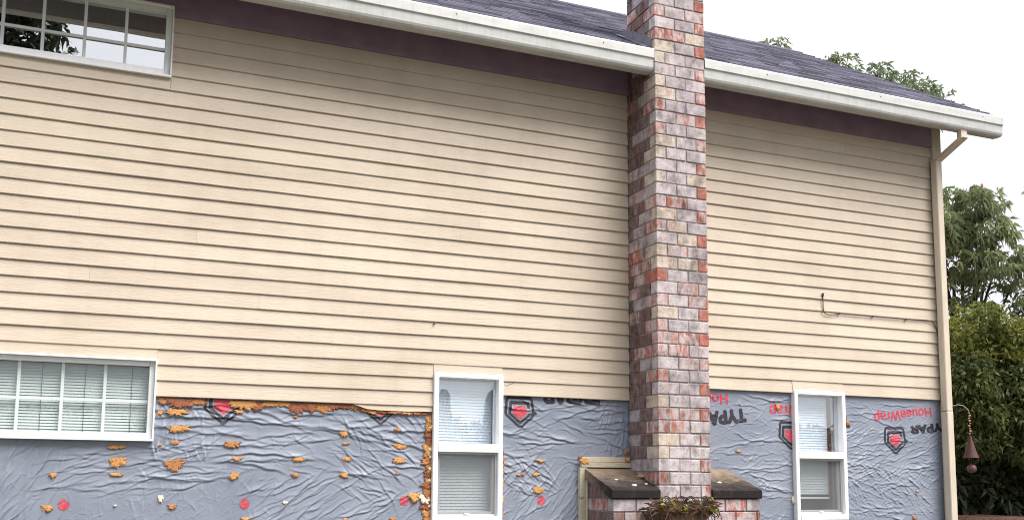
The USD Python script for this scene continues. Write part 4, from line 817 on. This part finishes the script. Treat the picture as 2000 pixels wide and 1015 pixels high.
# feather-leaved fronds hanging in from the right
fr = thing("fern_leaf_tree", "feathery dark frond branches hanging in at the right edge above the russet shrub", "tree")
obj("trunk", trunk((9.9, -0.35, 1.2), (9.5, -0.1, 3.9), 0.07, 0.03, 5), BARK, fr, smooth=True)
for i, (a, b) in enumerate([((9.5, -0.1, 3.9), (8.72, 0.25, 3.72)), ((9.5, -0.1, 3.9), (8.95, 0.2, 3.45)), ((9.5, -0.1, 3.8), (8.85, 0.15, 3.25)), ((9.5, -0.1, 3.9), (9.1, 0.4, 4.1))]):
    f = np.linspace(0, 1, 26)[:, None]; p = np.array(a) * (1 - f) + np.array(b) * f + np.array([0, 0, 0.22]) * (f * (1 - f) * 4) ** 1
    obj("branch", tube(p, np.linspace(0.012, 0.004, 26), 5), BARK, fr); r = np.random.default_rng(i)
    d = (np.array(b) - a) / np.linalg.norm(np.array(b) - a); sd = np.cross(d, (0, 0, 1)); PP = np.repeat(p[4:], 4, 0); sg = np.where(np.arange(len(PP)) % 2, 1, -1)[:, None]
    obj("frond", leafy(PP + r.normal(size=PP.shape) * 0.008, d * 0.5 + sd * sg + np.array([0, 0, -0.55]), 0.16, 0.022, 0.35, seed=i), L_CON if i % 2 else L_MIM, fr)
# tree tops seen over the roof
far = [("far_tree", "pale tree top just showing over the roof right beside the chimney", (10.35, 6.6, 0.9), [(10.25, 6.35, 8.98, .38, .4, .25), (10.7, 6.5, 8.7, .45, .5, .3), (10.2, 6.6, 8.4, .7, .6, .5)]),
       ("far_tree", "middle pale tree top showing over the roof slope", (11.3, 6.2, 0.9), [(11.05, 6.1, 8.92, .28, .3, .25), (11.42, 5.9, 8.72, .3, .3, .25), (11.2, 6.2, 8.3, .7, .6, .5)]),
       ("far_tree", "tree top showing over the low right end of the roof", (11.5, 4.9, 1.0), [(11.30, 4.95, 8.22, .24, .3, .18), (11.62, 4.75, 8.02, .3, .3, .22), (11.35, 4.3, 7.65, .42, .3, .22), (11.55, 3.9, 7.4, .35, .3, .22), (11.5, 4.8, 7.5, .7, .6, .5)])]
for i, (nm, lb, base, bls) in enumerate(far): tree(nm, lb, "tree", base, bls, L_FAR, 1500, 81 + i, 0.13, 0.034, 0.45, 4, 0.45, 2.4, 0.7, 0.13, None, 0.45)
# trees behind the photographer, mirrored in the window panes
tree("garden_tree", "large dark tree mirrored in the upper wide window, crown widened to shade the left", "tree", (-4.6, -11.2, 0), [(-1.75, -11, 9.3, .75, 1.0, .8), (-2.3, -11, 9.8, 1.2, 1.4, 1.5), (-1.6, -11, 8.3, 1.0, 1.2, 1.0), (-3.8, -10.6, 9.6, 2.0, 2.2, 2.2), (-5.8, -9.8, 8.6, 2.2, 2.4, 2.6), (-7.2, -8.6, 7.2, 2.0, 2.2, 2.6), (-3.8, -11, 6.6, 2.2, 2.0, 1.8), (-6.2, -10, 5.6, 2.4, 2.2, 2.0)], L_DARK, 42000, 95, 0.17, 0.085, 0.3, 2, 0.34, 1.2, 0.45, 0.25, None, 0.1, shell=0.7)  # crown enlarged and brought nearer to cut light from the left
for i, (x, y, h, lb) in enumerate([(14.7, -38, 5.9, "left conifer of the two mirrored in the narrow window"), (16.6, -36, 5.7, "right conifer of the two mirrored in the narrow window"), (25, -40, 6.2, "conifer standing alone at the right of the mirrored tree line")]):
    t = thing("conifer", lb, "tree", loc=(x, y, 0)); obj("trunk", trunk((0, 0, 0), (0, 0, h), 0.22, 0.03, 7), BARK, t); r = np.random.default_rng(i); n = 2600
    zz = h * (0.12 + 0.88 * r.random(n) ** 1.2); rr = (h - zz) * 0.13 * (0.55 + 0.5 * r.random(n)); a = r.random(n) * 6.283
    obj("crown", leafy(np.stack([rr * np.cos(a), rr * np.sin(a), zz], 1), np.stack([np.cos(a), np.sin(a), -0.35 + 0 * a], 1), 0.36, 0.14, 0.25, seed=i), L_CON, t)
n = 16000; r = np.random.default_rng(77); xs_ = r.uniform(-24, 44, n); hh = 3.7 + 1.7 * fb(np.stack([xs_ * 0.35, xs_ * 0, xs_ * 0], -1), 3)
P = np.stack([xs_, -41 + r.normal(size=n) * 1.2, hh * r.random(n) ** 0.6], 1); m = leafy(P, r.normal(size=(n, 3)) + (0, 0.5, 0.3), 0.55, 0.3, 0.2, seed=8)
tag(obj("far_wood", m, L_CON), "far belt of trees across the garden", "trees", kind="stuff")
